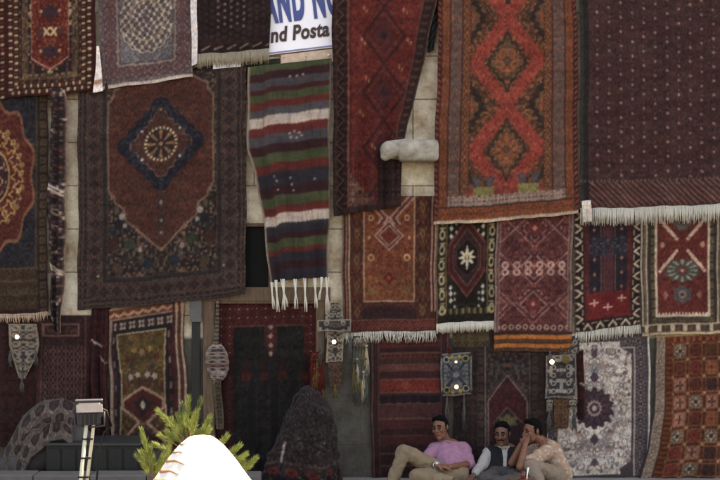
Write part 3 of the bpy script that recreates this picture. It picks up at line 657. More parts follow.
def p_white_x(p):
    U, V, W = p.U, p.V, p.W; e = np.minimum(U, p.RT)
    p.f(True, (72, 62, 48)); p.speck(U > -9, 1.8, [(84, 72, 54), (60, 52, 44), (90, 60, 50)], .5, 2)
    for x, c in ((.9, (170, 158, 140)), (4, (110, 88, 76)), (6, (176, 162, 142)), (8, (60, 48, 42))): p.f(np.abs(e - x) < .8, c)
    m = (e > 9) & (e < 14); p.tiles(m, p.D, e, 9, 5, [(74, 62, 46), (100, 84, 58), (54, 48, 44)], 7, 5)
    x0, x1 = 14.5, W - 14.5; f = (U > x0) & (U < x1) & (p.D > 18); p.f(f, (196, 182, 158)); g = (U > x0 + 1.7) & (U < x1 - 1.7) & (p.D > 20); p.f(g, (110, 42, 38)); p.speck(g, 1.8, [(120, 50, 44), (96, 38, 36)], .5, 5)
    cx = W / 2
    for cy in (40,):
        for s in (-1, 1):
            for i in range(-5, 6):
                for o in (-3, 0, 3):
                    x, y = cx + i * 4.0 + o * s * .7, 40 + s * i * 4.6 + o
                    if abs(i) > 1: p.f(g & (p.dia(x, y, 2.1, 2.3) < 1), (190, 164, 142))
    q = p.lobe(cx, 16, 9, 9, 8, .1); p.f(g & (q < 1), (88, 88, 84)); p.f(q < .4, (120, 60, 52))
    q = p.lobe(cx, 66, 17, 11, 10, .1); p.f(g & (q < 1), (70, 74, 70)); th = np.arctan2(V - 66, (U - cx) * .65); p.f(g & (q < .95) & (q > .5) & (np.cos(12 * th) > .2), (124, 128, 112)); p.f(g & (q < .3), (130, 50, 44)); p.f(g & (q < .12), (180, 170, 140))
    q = p.hexa(cx, 90, 9, 5, 9); p.f(g & (q < 1), (80, 78, 80)); p.f(g & (p.ell(cx, 90, 4, 4) < 1), (120, 116, 108)); p.f(g & (p.ell(cx, 90, 1.8, 1.8) < 1), (110, 42, 38))
    for s in (-1, 1): p.f(g & (p.dia(cx + s * 17, 90, 3, 5) < 1), (140, 90, 80)); p.f(g & (p.dia(cx + s * 20, 40, 3, 4) < 1), (150, 110, 90))
    m = (p.D > 19.5) & (p.D < 22) & (U > x0) & (U < x1); p.f(m & (np.mod(U, 3.4) < 1.7), (196, 182, 158))
    m = (p.D < 9.5) & (p.D > 3.5); p.f(m, (66, 58, 48)); p.f(m & (np.mod(U - 3, 13) < 4), (178, 160, 134)); p.f(m & (np.mod(U + 4, 13) < 3), (110, 60, 50)); p.f(p.D < 2.5, (176, 156, 122)); p.f(np.abs(p.D - 10.4) < .8, (160, 148, 126))
def p_red_bands(p):
    U, V, W = p.U, p.V, p.W
    p.f(True, (80, 42, 44)); rows = [(0, 8, (86, 44, 48)), (8, 14, (104, 46, 42)), (14, 20, (76, 40, 44)), (20, 25, (110, 52, 44)), (25, 31, (92, 56, 54)), (31, 38, (112, 62, 58)), (38, 46, (84, 44, 44)), (46, 59, (132, 46, 40)), (59, 62, (84, 46, 44)), (62, 70, (58, 38, 44)), (70, 77, (100, 54, 52)), (77, 85, (84, 46, 48)), (85, 95, (108, 52, 50)), (95, 102, (78, 44, 46)), (102, 112, (104, 50, 48)), (112, 200, (72, 42, 44))]
    for k, (a, b, c) in enumerate(rows):
        m = (V >= a) & (V < b); p.f(m, c); c = np.array(c); p.tiles(m, U, V - a, [5, 7, 4.4][k % 3], k + 2, [None, c * .82, None, np.minimum(c * 1.18, 255)], 7, b - a)
    for y in (8, 20, 31, 46, 59, 70, 85, 102, 120, 132): p.f(np.abs(V - y) < .6, (124, 84, 78))
    m = (V > 62) & (V < 70) & (np.mod(U, 10) < 6); p.f(m, (40, 34, 46)); m = (V > 46.5) & (V < 58) & (p.dia(W / 2 - 4, 52, 6, 5) < 1); p.f(m, (170, 70, 52))
    e = np.minimum(U, p.RT); p.f(e < 9, (72, 40, 42)); p.f(np.abs(e - 2) < .7, (120, 92, 86)); p.f(np.abs(e - 5) < .6, (104, 48, 46)); p.f(np.abs(e - 8) < .6, (124, 96, 88))
def p_dark_arch(p):
    U, V, W = p.U, p.V, p.W; cx = 54.0; x = np.abs(U - cx)
    p.f(True, (44, 34, 35)); p.speck(U > -9, 2.0, [(56, 42, 40), (36, 30, 32), (62, 50, 46), (50, 36, 40)], .6, 2, cx)
    m = (V < 17) & (U < 36); p.f(m, (58, 48, 34)); p.tiles(m, U, V, 9, 6, [(60, 50, 34), (80, 66, 42), (50, 36, 32)], 9)
    for q, c in ((34, (92, 76, 72)), (30, (70, 52, 48)), (22, (104, 88, 84)), (40, (64, 50, 46))): p.f((np.abs(x - q) < .6) & (V > 17), c)
    m = (x > 23) & (x < 29.5) & (V > 17); p.tiles(m, V, x - 23, 9, 5, [(52, 38, 38), (76, 52, 48), (40, 36, 40)], 7)
    m = (x > 31) & (x < 39) & (V > 17); p.tiles(m, V, x - 31, 8, 8, [(50, 36, 36), (64, 46, 42), (40, 34, 36)], 7)
    a = (V > 46 + x * 1.3) & (x < 19); p.f(a, (70, 32, 36)); p.speck(a, 2, [(84, 36, 40), (58, 30, 34)], .5, 4, cx)
    for k, c in ((0, (122, 104, 94)), (-4, (84, 64, 58))): p.f((np.abs(V - (46 + k) - x * 1.3) < 1) & (x < 20), c)
    p.f((np.abs(x - 19.5) < .7) & (V > 72), (110, 92, 84)); b = (V > 78 + x * 1.1) & (x < 14); p.f(b, (50, 36, 40)); p.f((np.abs(V - 78 - x * 1.1) < .8) & (x < 14), (104, 80, 70)); p.f(b & (p.lobe(cx, 92, 9, 6, 6, .2) < 1), (92, 84, 54))
    t = (V < 46 + x * 1.3 - 5) & (x < 20) & (V > 17); p.speck(t, 2.4, [(76, 64, 58), (52, 52, 58), (84, 56, 50)], .5, 8, cx)
def p_ivory_floral(p):
    U, V, W = p.U, p.V, p.W; cx, cy = 49.0, 75.0
    p.f(True, (62, 54, 60)); d = np.minimum(np.minimum(U, p.RT), V)
    a = np.where(V < np.minimum(U, p.RT), U, V); p.tiles((d > 4) & (d < 15), a, d - 4, 11, 6, [(62, 52, 58), (76, 60, 66), (50, 46, 54), (104, 92, 92), (84, 54, 58)], 9); p.f(d < 2.2, (176, 166, 152)); p.f((d > 2.2) & (d < 4), (54, 56, 66)); p.f(np.abs(d - 15.5) < .7, (134, 120, 112))
    x = np.abs(U - cx); y = np.abs(V - cy); f = (x < 37) & (y < 66) & (x + y * .9 < 82 + 2.5 * np.sin(y * .5))
    p.f(f, (176, 170, 158)); p.speck(f, 1.5, [(150, 144, 136), (190, 182, 168), (138, 128, 124), (160, 148, 136)], .55, 3, cx)
    r = np.random.default_rng(5)
    for _ in range(60):
        px_, py_ = r.uniform(0, 36), r.uniform(-64, 64); w = r.uniform(1.0, 2.0); c = [(70, 60, 66), (96, 64, 66), (84, 84, 92), (110, 92, 86)][r.integers(4)]
        for s in (-1, 1): p.f(f & (p.lobe(cx + s * px_, cy + py_, w, w * 1.15, 5, .2) < 1), c)
    for k in range(26):
        t = k / 26 * 2 * math.pi; q = p.ell(cx + 27 * math.cos(t), cy + 44 * math.sin(t), 5, 5); p.f(f & (np.abs(q - 1) < .1), (116, 108, 104))
    r = np.random.default_rng(9)
    for _ in range(120):
        px_, py_ = r.uniform(0, 36), r.uniform(-64, 64); w = r.uniform(2.0, 4.2); a0 = r.uniform(-3, 3); c = [(96, 84, 84), (120, 96, 92), (110, 108, 112)][r.integers(3)]
        for s in (-1, 1):
            q = p.ell(cx + s * px_, cy + py_, w, w); t_ = np.arctan2(p.V - cy - py_, s * (p.U - cx - s * px_)); p.f(f & (np.abs(q - 1) < .55 / w) & (np.mod(t_ - a0, 6.283) < 4), c)
    q = p.lobe(cx, cy, 17, 18.5, 14, .09); p.f(q < 1.05, (58, 44, 54)); p.f(q < .82, (78, 52, 60)); th = np.arctan2(V - cy, U - cx); p.f((q < .78) & (q > .45) & (np.cos(12 * th) > .3), (52, 42, 54)); p.f(q < .42, (124, 110, 112)); p.f(q < .3, (72, 48, 56)); p.f(q < .14, (150, 138, 130))
    for s in (-1, 1):
        p.f(p.dia(cx, cy + s * 31, 5, 6) < 1, (66, 50, 60)); p.f(p.ell(cx, cy + s * 30, 3.6, 3.6) < 1, (66, 50, 60)); p.f(p.ell(cx, cy + s * 54, 3, 4) < 1, (78, 58, 64))
def p_panels(p):
    U, V, W = p.U, p.V, p.W
    p.f(True, (120, 60, 42)); p.speck(U > -9, 1.6, [(136, 72, 46), (100, 46, 36), (132, 86, 58), (110, 42, 38)], .7, 3, cx=W * .61)
    m = U < 13; p.f(m, (168, 152, 132)); p.tiles(m & (U > 2.5) & (U < 10.5), V, U, 9, 4, [(168, 150, 132), (120, 92, 84), (140, 116, 100)], 9); p.f((U > 11.5) & (U < 13.2), (90, 50, 40)); p.f(U < 1.5, (70, 60, 60)); p.f((U > 13) & (U < 19), (140, 70, 36)); p.f((U > 13) & (U < 19) & (np.mod(V, 5) < 2), (104, 44, 36))
    g = (U > 19) & (V > 9); i = np.floor((U - 19) / 17.5); j = np.floor((V - 9) / 17); a = np.mod(U - 19, 17.5); b = np.mod(V - 9, 17)
    inn = g & (a > 2.6) & (a < 15) & (b > 2.4) & (b < 14.6); h = hsh(i * 3 + 1, j * 5 + 2, 3.3)
    cols = [(140, 56, 44), (124, 54, 42), (84, 50, 48), (170, 152, 130), (150, 94, 78), (118, 66, 46), (140, 74, 48)]
    p.f(g & ~inn, (96, 46, 34)); p.f(g & ~inn & (np.hypot(np.abs(a - 8.75) - 8.75, np.abs(b - 8.5) - 8.5) > 3.5) & (np.mod(U + V, 5) < 2.4), (112, 58, 42)); p.f(g & ((np.abs(a - 2) < .7) | (np.abs(b - 1.8) < .7) | (np.abs(a - 15.6) < .7) | (np.abs(b - 15.2) < .7)), (150, 88, 58))
    lo = 0
    for k, (c, w) in enumerate(zip(cols, (.17, .15, .10, .27, .14, .09, .09))):
        mm = inn & (h >= lo) & (h < lo + w); lo += w; p.f(mm, c); c2 = np.array(c) * (.55 if k in (3, 4) else .78)
        p.tiles(mm, a - 2.6, b - 2.4, 12.4, k + 3, [None, c2, None, np.minimum(np.array(c) * 1.2, 230)], 9, 12.2)
        if k == 3: p.f(mm & (np.hypot(a - 8.8, b - 8.5) < 2.2), (96, 50, 48))
    p.f(g & (np.hypot(np.minimum(a, 17.5 - a), np.minimum(b, 17 - b)) < 1.5), (178, 140, 104)); p.f(V < 2.4, (184, 158, 116)); m = (V > 3) & (V < 8) & (U > 16); p.f(m & (np.mod(U, 7) < 3), (170, 84, 60))
def p_dark_columns(p):
    U, V, W = p.U, p.V, p.W
    p.f(True, (58, 34, 36)); p.speck(U > -9, 1.7, [(66, 38, 40), (48, 30, 34)], .5, 2)
    i = np.mod(U, 8.2); m = (V > 30); p.f(m & (i < 4.6), (36, 27, 30)); q = np.abs(i - 2.3) / 2.1 + np.abs(np.mod(V, 6.4) - 3.2) / 3.0; p.f(m & (np.abs(q - 1) < .28), (104, 68, 64)); p.f(m & (np.abs(i - 6.4) < .7), (100, 56, 54))
    k = (np.abs(U - W * .46) < 19) & (np.abs(V - 14) < 6.5); kk = (np.abs(U - W * .46) < 17) & (np.abs(V - 14) < 5); p.f(k, (112, 84, 78)); p.f(kk, (60, 36, 40)); p.speck(kk, 1.8, [(84, 52, 50)], .4, 4)
    e = np.minimum(U, p.RT); p.f(e < 6, (68, 38, 38)); p.f(np.abs(e - 6) < .6, (92, 60, 56))
def p_deep_red(p):
    p.f(True, (66, 36, 38)); p.speck(p.U > -9, 2.0, [(80, 42, 42), (52, 32, 36), (88, 56, 52), (60, 50, 54)], .6, 5)
    p.tiles(p.U > -9, p.V, p.U, 14, 6, [None, (84, 42, 42), None, (50, 34, 38)], 9)
def p_red_fold(p):
    p.f(True, (84, 34, 36)); p.f(np.mod(p.U, 7) < 2.4, (58, 28, 32)); p.speck(p.U > -9, 2, [(96, 40, 40), (70, 30, 34)], .4, 3)
    p.seg(3, 32, 13, 38, 1.1, (190, 170, 158)); p.seg(12, 48, 18, 55, 1.0, (170, 146, 138)); p.f(np.abs(p.U - 17) < .6, (110, 64, 60))
def p_olive_prayer(p):
    U, V, W = p.U, p.V, p.W; cx = 33.0; x = np.abs(U - cx)
    p.f(True, (84, 40, 40)); p.speck(U > -9, 1.9, [(96, 48, 44), (70, 36, 38)], .5, 2, cx)
    p.f(V < 11, (128, 66, 54)); p.f((V < 11) & (np.abs(V - 5.5 - 3 * np.abs(np.mod(U, 10) / 5 - 1)) < 1.6), (180, 140, 112)); p.f(V < 1.4, (190, 160, 130)); p.f(np.abs(V - 11.5) < .8, (170, 130, 106))
    b = (V > 12) & (U < 62); p.f(b, (48, 40, 46)); t = (V > 13) & (V < 24)
    for k in range(-3, 4): p.f(t & (p.lobe(cx + k * 9.5, 18.5, 3.2, 3.8, 4, .25) < 1), (160, 150, 140)); p.f(t & (p.ell(cx + k * 9.5, 18.5, 1.2, 1.4) < 1), (110, 46, 44)); p.f(t & (p.dia(cx + k * 9.5 + 4.7, 18.5, 1.6, 3) < 1), (110, 44, 42))
    for k in range(9):
        for s in (-1, 1): p.f(b & (p.lobe(cx + s * 29, 32 + k * 12, 2.6, 3.6, 4, .2) < 1), [(140, 120, 112), (112, 50, 48)][k % 2])
    waist = 24 - 3.2 * np.sin(np.clip((V - 26) / 110, 0, 1) * math.pi)
    f = (V > 26) & (x < waist + 1.6); p.f(f, (180, 156, 122)); g = (V > 27.6) & (x < waist)
    p.f(g, (112, 86, 46)); p.f(g & (V > 66), (96, 56, 42)); p.f(g & (V > 92), (84, 46, 42)); p.speck(g, 2.2, [(128, 98, 54), (96, 70, 42), (104, 62, 44), (84, 80, 50)], .6, 6, cx)
    for (a, y, c) in ((8, 44, (150, 122, 60)), (14, 52, (120, 50, 44)), (10, 60, (70, 66, 72)), (0, 46, (160, 110, 90)), (5, 68, (176, 150, 140)), (12, 70, (176, 150, 140)), (16, 38, (92, 92, 50))):
        for s in (-1, 1): p.f(g & (p.lobe(cx + s * a, y, 2.6, 2.8, 5, .25) < 1), c)
    hx = [(cx, 80), (cx + 20, 92), (cx + 20, 100), (cx + 4, 114), (cx + 21, 132), (cx + 21, 150)]; hm = [(2 * cx - a, c) for a, c in hx]
    inner = p.inside([(cx, 82), (cx + 18, 93), (cx + 18, 99), (cx, 114), (cx - 18, 99), (cx - 18, 93)]); p.f(inner, (100, 44, 40)); p.f(p.dia(cx, 97, 9, 10) < 1, (50, 42, 44)); p.f(p.dia(cx, 97, 3, 5) < 1, (186, 170, 140))
    low = p.inside([(cx, 118), (cx + 20, 134), (cx + 20, 160), (cx - 20, 160), (cx - 20, 134)]); p.f(low, (82, 40, 44)); p.speck(low, 2.2, [(70, 52, 70), (100, 50, 48), (60, 44, 56)], .5, 7, cx)
    for k, c in ((1.3, (172, 130, 112)),): p.poly(hx, k, c); p.poly(hm, k, c)
    for k, c in ((0, (186, 164, 140)), (3.4, (110, 54, 48)), (6, (180, 158, 132)), (9, (96, 44, 42))): p.f((np.abs(p.RT - 2 - k) < 1.1) & (V > 1), c)
    p.f((U < 3) & (V > 12), (150, 130, 116)); p.f((U > 3) & (U < 5) & (V > 12), (70, 36, 36))
def p_door_rug(p):
    U, V, W = p.U, p.V, p.W; e = np.minimum(U, p.RT)
    p.f(True, (38, 34, 35)); p.speck(U > -9, 2.2, [(48, 40, 40), (31, 29, 31), (44, 44, 42)], .6, 2)
    top = V < 30; sd = (e < 17)
    p.f(top | sd, (84, 34, 34)); m = top | sd; i = np.mod(U, 9) - 4.5; j = np.mod(V, 8.6) - 4.3; r = np.abs(i) + np.abs(j)
    p.f(m & (r < 2.4), (52, 34, 40)); p.f(m & (r < 1.1), (176, 140, 124)); p.f(m & (np.abs(r - 4) < .5), (110, 50, 44)); p.f(sd & (V > 60), (60, 28, 30), .6); p.f((np.abs(V - 30) < .8) & (e > 17), (104, 66, 56)); p.f((np.abs(V - 2.5) < .7), (124, 92, 80))
    k = (np.abs(U - W * .52) < 6) & (V > 30) & (V < 62 - np.abs(U - W * .52) * 2); p.f(k, (84, 40, 40)); p.f(k & (np.abs(np.mod(V, 9) - 4.5) + np.abs(U - W * .52) < 3), (150, 120, 108))
    for x in (30, 48, 66, 88):
        p.f((np.abs(U - x) < 1.4 + (V - 55) * .16) & (V > 58) & (V < 76), (50, 32, 32)); p.f((np.abs(U - x) < 4.2) & (np.abs(V - 80) < 4.5) & (hsh(np.floor(U / 1.5), np.floor(V / 2), 4) < .75), (84, 34, 30))
    for x in (36, 58, 79): p.f((np.abs(U - x) < 4.5) & (V > 80 + np.abs(U - x) * 2) & (V < 150), (36, 34, 34)); p.f((np.abs(np.abs(U - x) - 4.5) < .5) & (V > 88) & (V < 150), (48, 42, 42))

# ------------------------------------------------------------------ hang the rugs
FW = 720
YU, YM, YL = -0.125, -0.075, -0.04
rug('hanging_rug', 'dark rug edged with rows of small cream squares, yellow XX in its red middle', *Q((-3, -30), (96, -36), (95, 91), (-3, 99)), YU, p_cream_squares, fold=(.006, 2, 0))
rug('hanging_rug', 'blue grey rug with round ivory lattice medallion and pale hem', *Q((98, -30), (194, -36), (192, 77), (101, 90)), YU, p_blue_medallion, fold=(.007, 2, 1))
rug('hanging_rug', 'near black rug with faint pinkish dots and wide fringe, left of shop sign', *Q((196, -30), (272, -32), (269, 49), (196, 55)), YU - .01, p_dotted_night, fold=(.006, 2, 2), fr=(14, 'grey_yarn', dict(step=.0075, w=.0075, curl=.05)))
rug('hanging_rug', 'large brick red rug with dark diamond medallion, round rosette and dark border', *Q((78, 82), (246, 66), (246, 294), (78, 310)), -.1, p_big_medallion, fold=(.007, 3, .5), sag=2)
rug('hanging_rug', 'navy and red rug with gold scrollwork at the left edge, pinkish fringe', *Q((-12, 86), (48, 84), (47, 312), (-12, 316)), -.085, p_gold_scroll, fold=(.007, 1.5, 0), fr=(9, 'pink_yarn'))
rug('hanging_strip', 'narrow folded dark strip with cream and pink flecks and a pointed end', [(50, 88), (47, 190), (48, 296), (54, 330)], [(67, 90), (66, 225), (62, 280), (61, 332)], -.115, p_folded_strip, 'textile', fold=(.02, 2.2, 1), wob=1.6, sag=2)
rug('striped_kilim', 'striped kilim of red, green, grey and white bands ending in long knotted tassels', [(247, 67), (248, 150), (254, 172), (262, 216), (271, 282)], [(331, 58), (330, 160), (328, 277)], -.135, p_stripes, 'kilim', m=KILIM, fold=(.012, 3, 0), wob=.8, dim=.9, grain=.25)
def p_flip(p): p_red_drape(p)
rug('hanging_rug', 'red rug with dark diamonds, its right side folded back above the stone spout', [(332, -32), (333, 100), (334, 216)], [(442, -32), (437, 0), (424, 62), (408, 122), (402, 165), (401, 206)], -.155, p_red_drape, fold=(.02, 3.1, .5))
rug('hanging_rug', 'orange red runner with a lattice of bright red bands round dark flower medallions', *Q((440, -34), (577, -36), (578, 213), (433, 225)), YU - .02, p_red_lattice, fold=(.006, 2, 0), sag=1.5)
rug('hanging_rug', 'wide dull maroon rug with columns of tiny pale dots and long white fringe', *Q((580, -34), (740, -36), (740, 203), (580, 209)), YU - .02, p_dotted_maroon, fold=(.009, 3.2, 0), sag=1, fr=(17, 'cream_yarn', dict(step=.007, w=.0058, curl=.06)))
rug('hanging_rug', 'tawny orange rug with light outlined diamond and two rings, fringe at its foot', *Q((342, 196), (437, 196), (436, 331), (343, 333)), YM, p_orange_diamond, fold=(.004, 2, 1), dim=.88, fr=(11, 'cream_yarn'))
rug('hanging_rug', 'small black rug with dark red hexagon, ivory flower and flat white hem', *Q((437, 213), (498, 207), (497, 321), (436, 324)), YM + .005, p_black_hex, fold=(.004, 1.5, 0), fr=(10, 'cream_yarn', dict(step=.0075, w=.0075, curl=.03)))
rug('hanging_rug', 'dusty red rug with pink trellis, figure eights and orange stripes at its foot', *Q((497, 206), (574, 204), (571, 352), (493, 352)), YM - .006, p_red_trellis, fold=(.004, 2, 0))
rug('hanging_rug', 'red rug with dark blue columns and a black and cream triangle border', *Q((573, 210), (643, 208), (641, 325), (575, 333)), YM, p_blue_columns, fold=(.005, 2, 2), fr=(11, 'cream_yarn', dict(step=.014, w=.008, curl=.1)))
rug('hanging_rug', 'red rug with dotted white X in an olive border, under the long white fringe', *Q((640, 206), (724, 204), (724, 333), (642, 336)), YM - .008, p_white_x, fold=(.005, 2, 1))
rug('hanging_rug', 'dark red banded rug with one bright red stripe, behind man in pink', *Q((370, 334), (449, 332), (450, 478), (372, 478)), YL, p_red_bands, m=KILIM, fold=(.006, 2, 0), dim=.84)  # here and along the lower row, low dim puts shade into the wool colour
rug('hanging_rug', 'very dark rug with pointed maroon prayer arch, behind the man in the dark waistcoat', *Q((453, 330), (548, 328), (549, 478), (454, 478)), YL - .004, p_dark_arch, fold=(.005, 2, 1), dim=1.08)
rug('hanging_rug', 'ivory floral rug with plum scalloped medallion and dark blue border', *Q((545, 335), (650, 331), (650, 476), (546, 478)), YL + .003, p_ivory_floral, fold=(.005, 2, 2), grain=.4, res=.55, dim=1.12)
rug('hanging_rug', 'rust orange rug of small square garden panels with a cream patterned edge strip', [(655, 335), (654, 415), (648, 448), (639, 478)], [(735, 331), (735, 478)], YL - .012, p_panels, fold=(.008, 2.5, 0), dim=.84)
rug('hanging_rug', 'dark maroon rug with close columns of tiny diamonds and boxed panel on top', *Q((35, 316), (91, 316), (92, 442), (34, 444)), YL, p_dark_columns, fold=(.005, 2, 0), dim=1.08)
rug('hanging_rug', 'deep red rug at the left edge, behind the pointed embroidered hanging', *Q((-14, 318), (37, 318), (36, 446), (-14, 446)), YL + .008, p_deep_red, fold=(.005, 2, 0), dim=.84)
rug('hanging_strip', 'narrow crumpled dark red rug with two white flecks, beside the olive gold rug', [(90, 308), (88, 380), (89, 441)], [(109, 308), (108, 370), (110, 441)], YL - .03, p_red_fold, 'textile', fold=(.02, 2.2, 0), wob=1.0, dim=.84)
rug('hanging_rug', 'olive gold rug with light outlined hexagon and scalloped top band, behind the pine', *Q((109, 310), (184, 297), (189, 446), (110, 448)), YL - .012, p_olive_prayer, fold=(.006, 2, .4), wob=1.2, dim=.84)
rug('door_curtain', 'nearly black rug hung over the doorway, red diamond band on top', *Q((216, 297), (321, 294), (321, 478), (216, 478)), .04, p_door_rug, 'rug', fold=(.012, 3, 0))

o, bw_ = cloth('selvage', [(581, 201), (583, 222)], [(590, 200), (592, 221)], YU - .05, lambda p: p.f(True, (206, 198, 182)), fold=(.003, 1, 0), thick=.012)
dm = [q for q in bpy.data.objects if q.get('label', '').startswith('wide dull maroon')][0]; o.parent = dm; o.location = o.location - dm.location
# kilim tassels belong to the kilim
kil = bpy.data.objects['striped_kilim']
for i, (x, y, L_, s) in enumerate(((271, 283, 26, 3), (276, 281, 31, 2), (282, 280, 27, 4), (284, 280, 30, 0), (295, 280, 29, 1.5), (305, 279, 33, 0), (315, 279, 29, 1), (322, 278, 22, -2), (327, 278, 31, 0))):
    mb = MB(); r = random.Random(i)
    for k in range(4):
        a, b = pt(x + r.uniform(-1.5, 1.5), y - 1, -.14), pt(x + s + r.uniform(-2.4, 2.4), y + L_, -.14)
        kn = pt(x + s * .4, y + L_ * .45, -.143)
        mb.tube([a, kn, a.lerp(b, .75) + Vector((0, -.004, 0)), b], [.006, .0075, .0055, .003], n=5)
    mb.ball(pt(x + s * .4, y + L_ * .45, -.143), .011, seg=8)
    t = mb.build('tassel', M['cream_yarn'], kil)

def p_emb(seed, base, pal, cell=2.4, frame=None, n=9):
    def f(p):
        p.f(True, base); p.speck(p.U > -9, cell, pal, .6, seed)
        p.tiles(p.U > -9, p.V, p.U, p.W, seed, [None, None, pal[0], pal[-1]], n)
        i = np.mod(p.V, 8) - 4; q = np.hypot(np.abs(p.U - p.W / 2) - p.W * .25, i); p.f((q < 2.6) & (q > 1.4), pal[0]); p.f(q < 1, pal[1 % len(pal)])
        if frame is not None:
            d = np.minimum(np.minimum(p.U, p.RT), np.minimum(p.V, p.D)); p.f(d < 1.3, frame)
    return f
EMB = [(150, 140, 126), (96, 84, 80), (124, 76, 70), (70, 66, 74)]
def orb(x, y, yd, label, warm=False, r=.021):  # unidentified bright spot, added as a glowing ball with rim and stem
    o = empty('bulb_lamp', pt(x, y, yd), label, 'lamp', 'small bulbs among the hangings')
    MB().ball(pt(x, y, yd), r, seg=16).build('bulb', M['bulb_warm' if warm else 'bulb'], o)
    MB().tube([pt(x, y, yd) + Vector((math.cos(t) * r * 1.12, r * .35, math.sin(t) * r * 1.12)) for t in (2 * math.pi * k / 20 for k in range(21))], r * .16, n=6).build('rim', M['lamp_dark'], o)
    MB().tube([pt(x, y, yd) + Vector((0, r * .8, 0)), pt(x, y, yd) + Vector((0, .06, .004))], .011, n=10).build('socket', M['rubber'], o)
HG = 'small embroidered hangings on the shop front'
def hang(name, label, parts, cat='hanging', tass=(), group=HG):
    """parts: (part name, left poly, right poly, depth, paint, fold)"""
    y0 = parts[0][3]; root = empty(name, pt((parts[0][1][0][0] + parts[0][2][0][0]) / 2, parts[0][1][0][1], y0), label, cat, group)
    for nm, l, r, y, pf, fo in parts:
        cloth(nm, l, r, y, pf, fold=fo, parent=root, thick=.02, wob=.8, res=.4, dim=.8)  # dim darkens the hangings' own colour in place of shade low on the front
    for (x, y, L_, mk, w) in tass:
        mb = MB(); r = random.Random(int(x * 7 + y)); yd = y0 - .015
        mb.ball(pt(x, y, yd), .014 * w, seg=10)
        for k in range(9): mb.tube([pt(x, y, yd), pt(x + r.uniform(-2, 2) * w, y + L_ * .5, yd + r.uniform(-.012, .008)), pt(x + r.uniform(-2.6, 2.6) * w, y + L_ * r.uniform(.85, 1), yd + r.uniform(-.012, .008))], [.005, .006, .003], n=5)
        mb.build('tassel', M[mk], root)
    return root
hang('embroidered_hanging', 'pointed embroidered hanging at the left edge, below the pinkish fringe', [('panel', [(9, 324), (8, 345), (11, 356), (20, 378)], [(37, 324), (38, 345), (35, 358), (25, 378)], YL - .05, p_emb(3, (84, 74, 70), EMB, 2.4, (150, 138, 122)), (.006, 2, 0))], tass=((22, 380, 14, 'slate_yarn', 1), (10, 352, 16, 'slate_yarn', .9), (36, 352, 14, 'slate_yarn', .9)))
orb(17, 337, YL - .12, 'small round white lit bulb on the pointed hanging at the left edge')
hang('embroidered_hanging', 'embroidered hanging in the shape of a cross beside the doorway, with a brown tail', [('panel', [(327, 311), (327, 362)], [(343, 311), (344, 362)], YL - .06, p_emb(5, (104, 92, 84), EMB, 2.2, (156, 146, 130)), (.004, 1, 0)), ('arms', [(318, 320), (319, 332)], [(352, 319), (352, 331)], YL - .085, p_emb(7, (112, 100, 92), EMB, 2.2, (150, 138, 126)), (.004, 2, 0)), ('tail', [(328, 362), (330, 387)], [(342, 362), (340, 386)], YL - .06, p_emb(8, (104, 74, 60), [(120, 86, 66), (84, 60, 54)], 2), (.006, 1, 0)), ('crest', [(331, 303), (330, 312)], [(339, 303), (341, 312)], YL - .07, p_emb(9, (112, 100, 92), EMB, 2), (.003, 1, 0))], tass=((320, 333, 36, 'slate_yarn', .9), (350, 333, 34, 'slate_yarn', .9), (335, 386, 13, 'olive_yarn', 1)))
orb(334, 342, YL - .13, 'small round white lit bulb on the cross shaped hanging by the doorway')
hang('round_pouch', 'round embroidered pouch with a long strap and tail, hanging left of the dark doorway', [('strap', [(216, 300), (214, 350)], [(219, 300), (219, 350)], YL - .03, p_emb(2, (96, 80, 70), EMB, 2), (.002, 1, 0)), ('pouch', [(214, 345), (209.5, 349), (207, 355), (206.3, 363), (207.5, 371), (210.5, 377), (214, 381)], [(222, 344), (226, 348), (228.6, 354), (229.3, 362), (228.2, 370), (225, 377), (222, 381)], YL - .05, p_emb(6, (92, 84, 84), [(170, 158, 150), (120, 50, 50), (50, 54, 76), (110, 100, 96)], 3.0, None, 11), (.01, 1, 0)), ('tail', [(214, 380), (217, 430)], [(222, 380), (223, 430)], YL - .03, p_emb(4, (92, 76, 62), [(110, 94, 74), (70, 58, 52)], 2.2, (120, 104, 84)), (.005, 1, 0))], 'pouch')
hang('tassel_bunch', 'bunch of grey and yellow woollen tassels right of the cross shaped hanging', [('cap', [(353, 336), (352, 348)], [(366, 336), (367, 348)], YL - .03, p_emb(3, (84, 84, 84), EMB, 2), (.004, 1, 0))], 'tassels', tass=[(354 + 3.1 * (k % 5), 346 + 13 * (k // 5), 26 + 5 * (k % 3), ['slate_yarn', 'olive_yarn', 'slate_yarn', 'grey_yarn', 'slate_yarn'][(k * 2 + k // 5) % 5], 1.15) for k in range(15)])
hang('tassel_bunch', 'bright red woollen tassels at the right side of the doorway, above the draped heap', [('cap', [(313, 352), (312, 362)], [(322, 352), (323, 362)], YL - .03, p_emb(4, (120, 40, 34), [(150, 60, 40), (90, 30, 30)], 2), (.004, 1, 0))], 'tassels', tass=[(312 + 2.6 * (k % 5), 360 + 9 * (k // 5), 22 + 4 * (k % 3), ['red_yarn', 'red_yarn', 'olive_yarn', 'red_yarn', 'red_yarn'][(k + k // 5) % 5], 1.1) for k in range(10)])
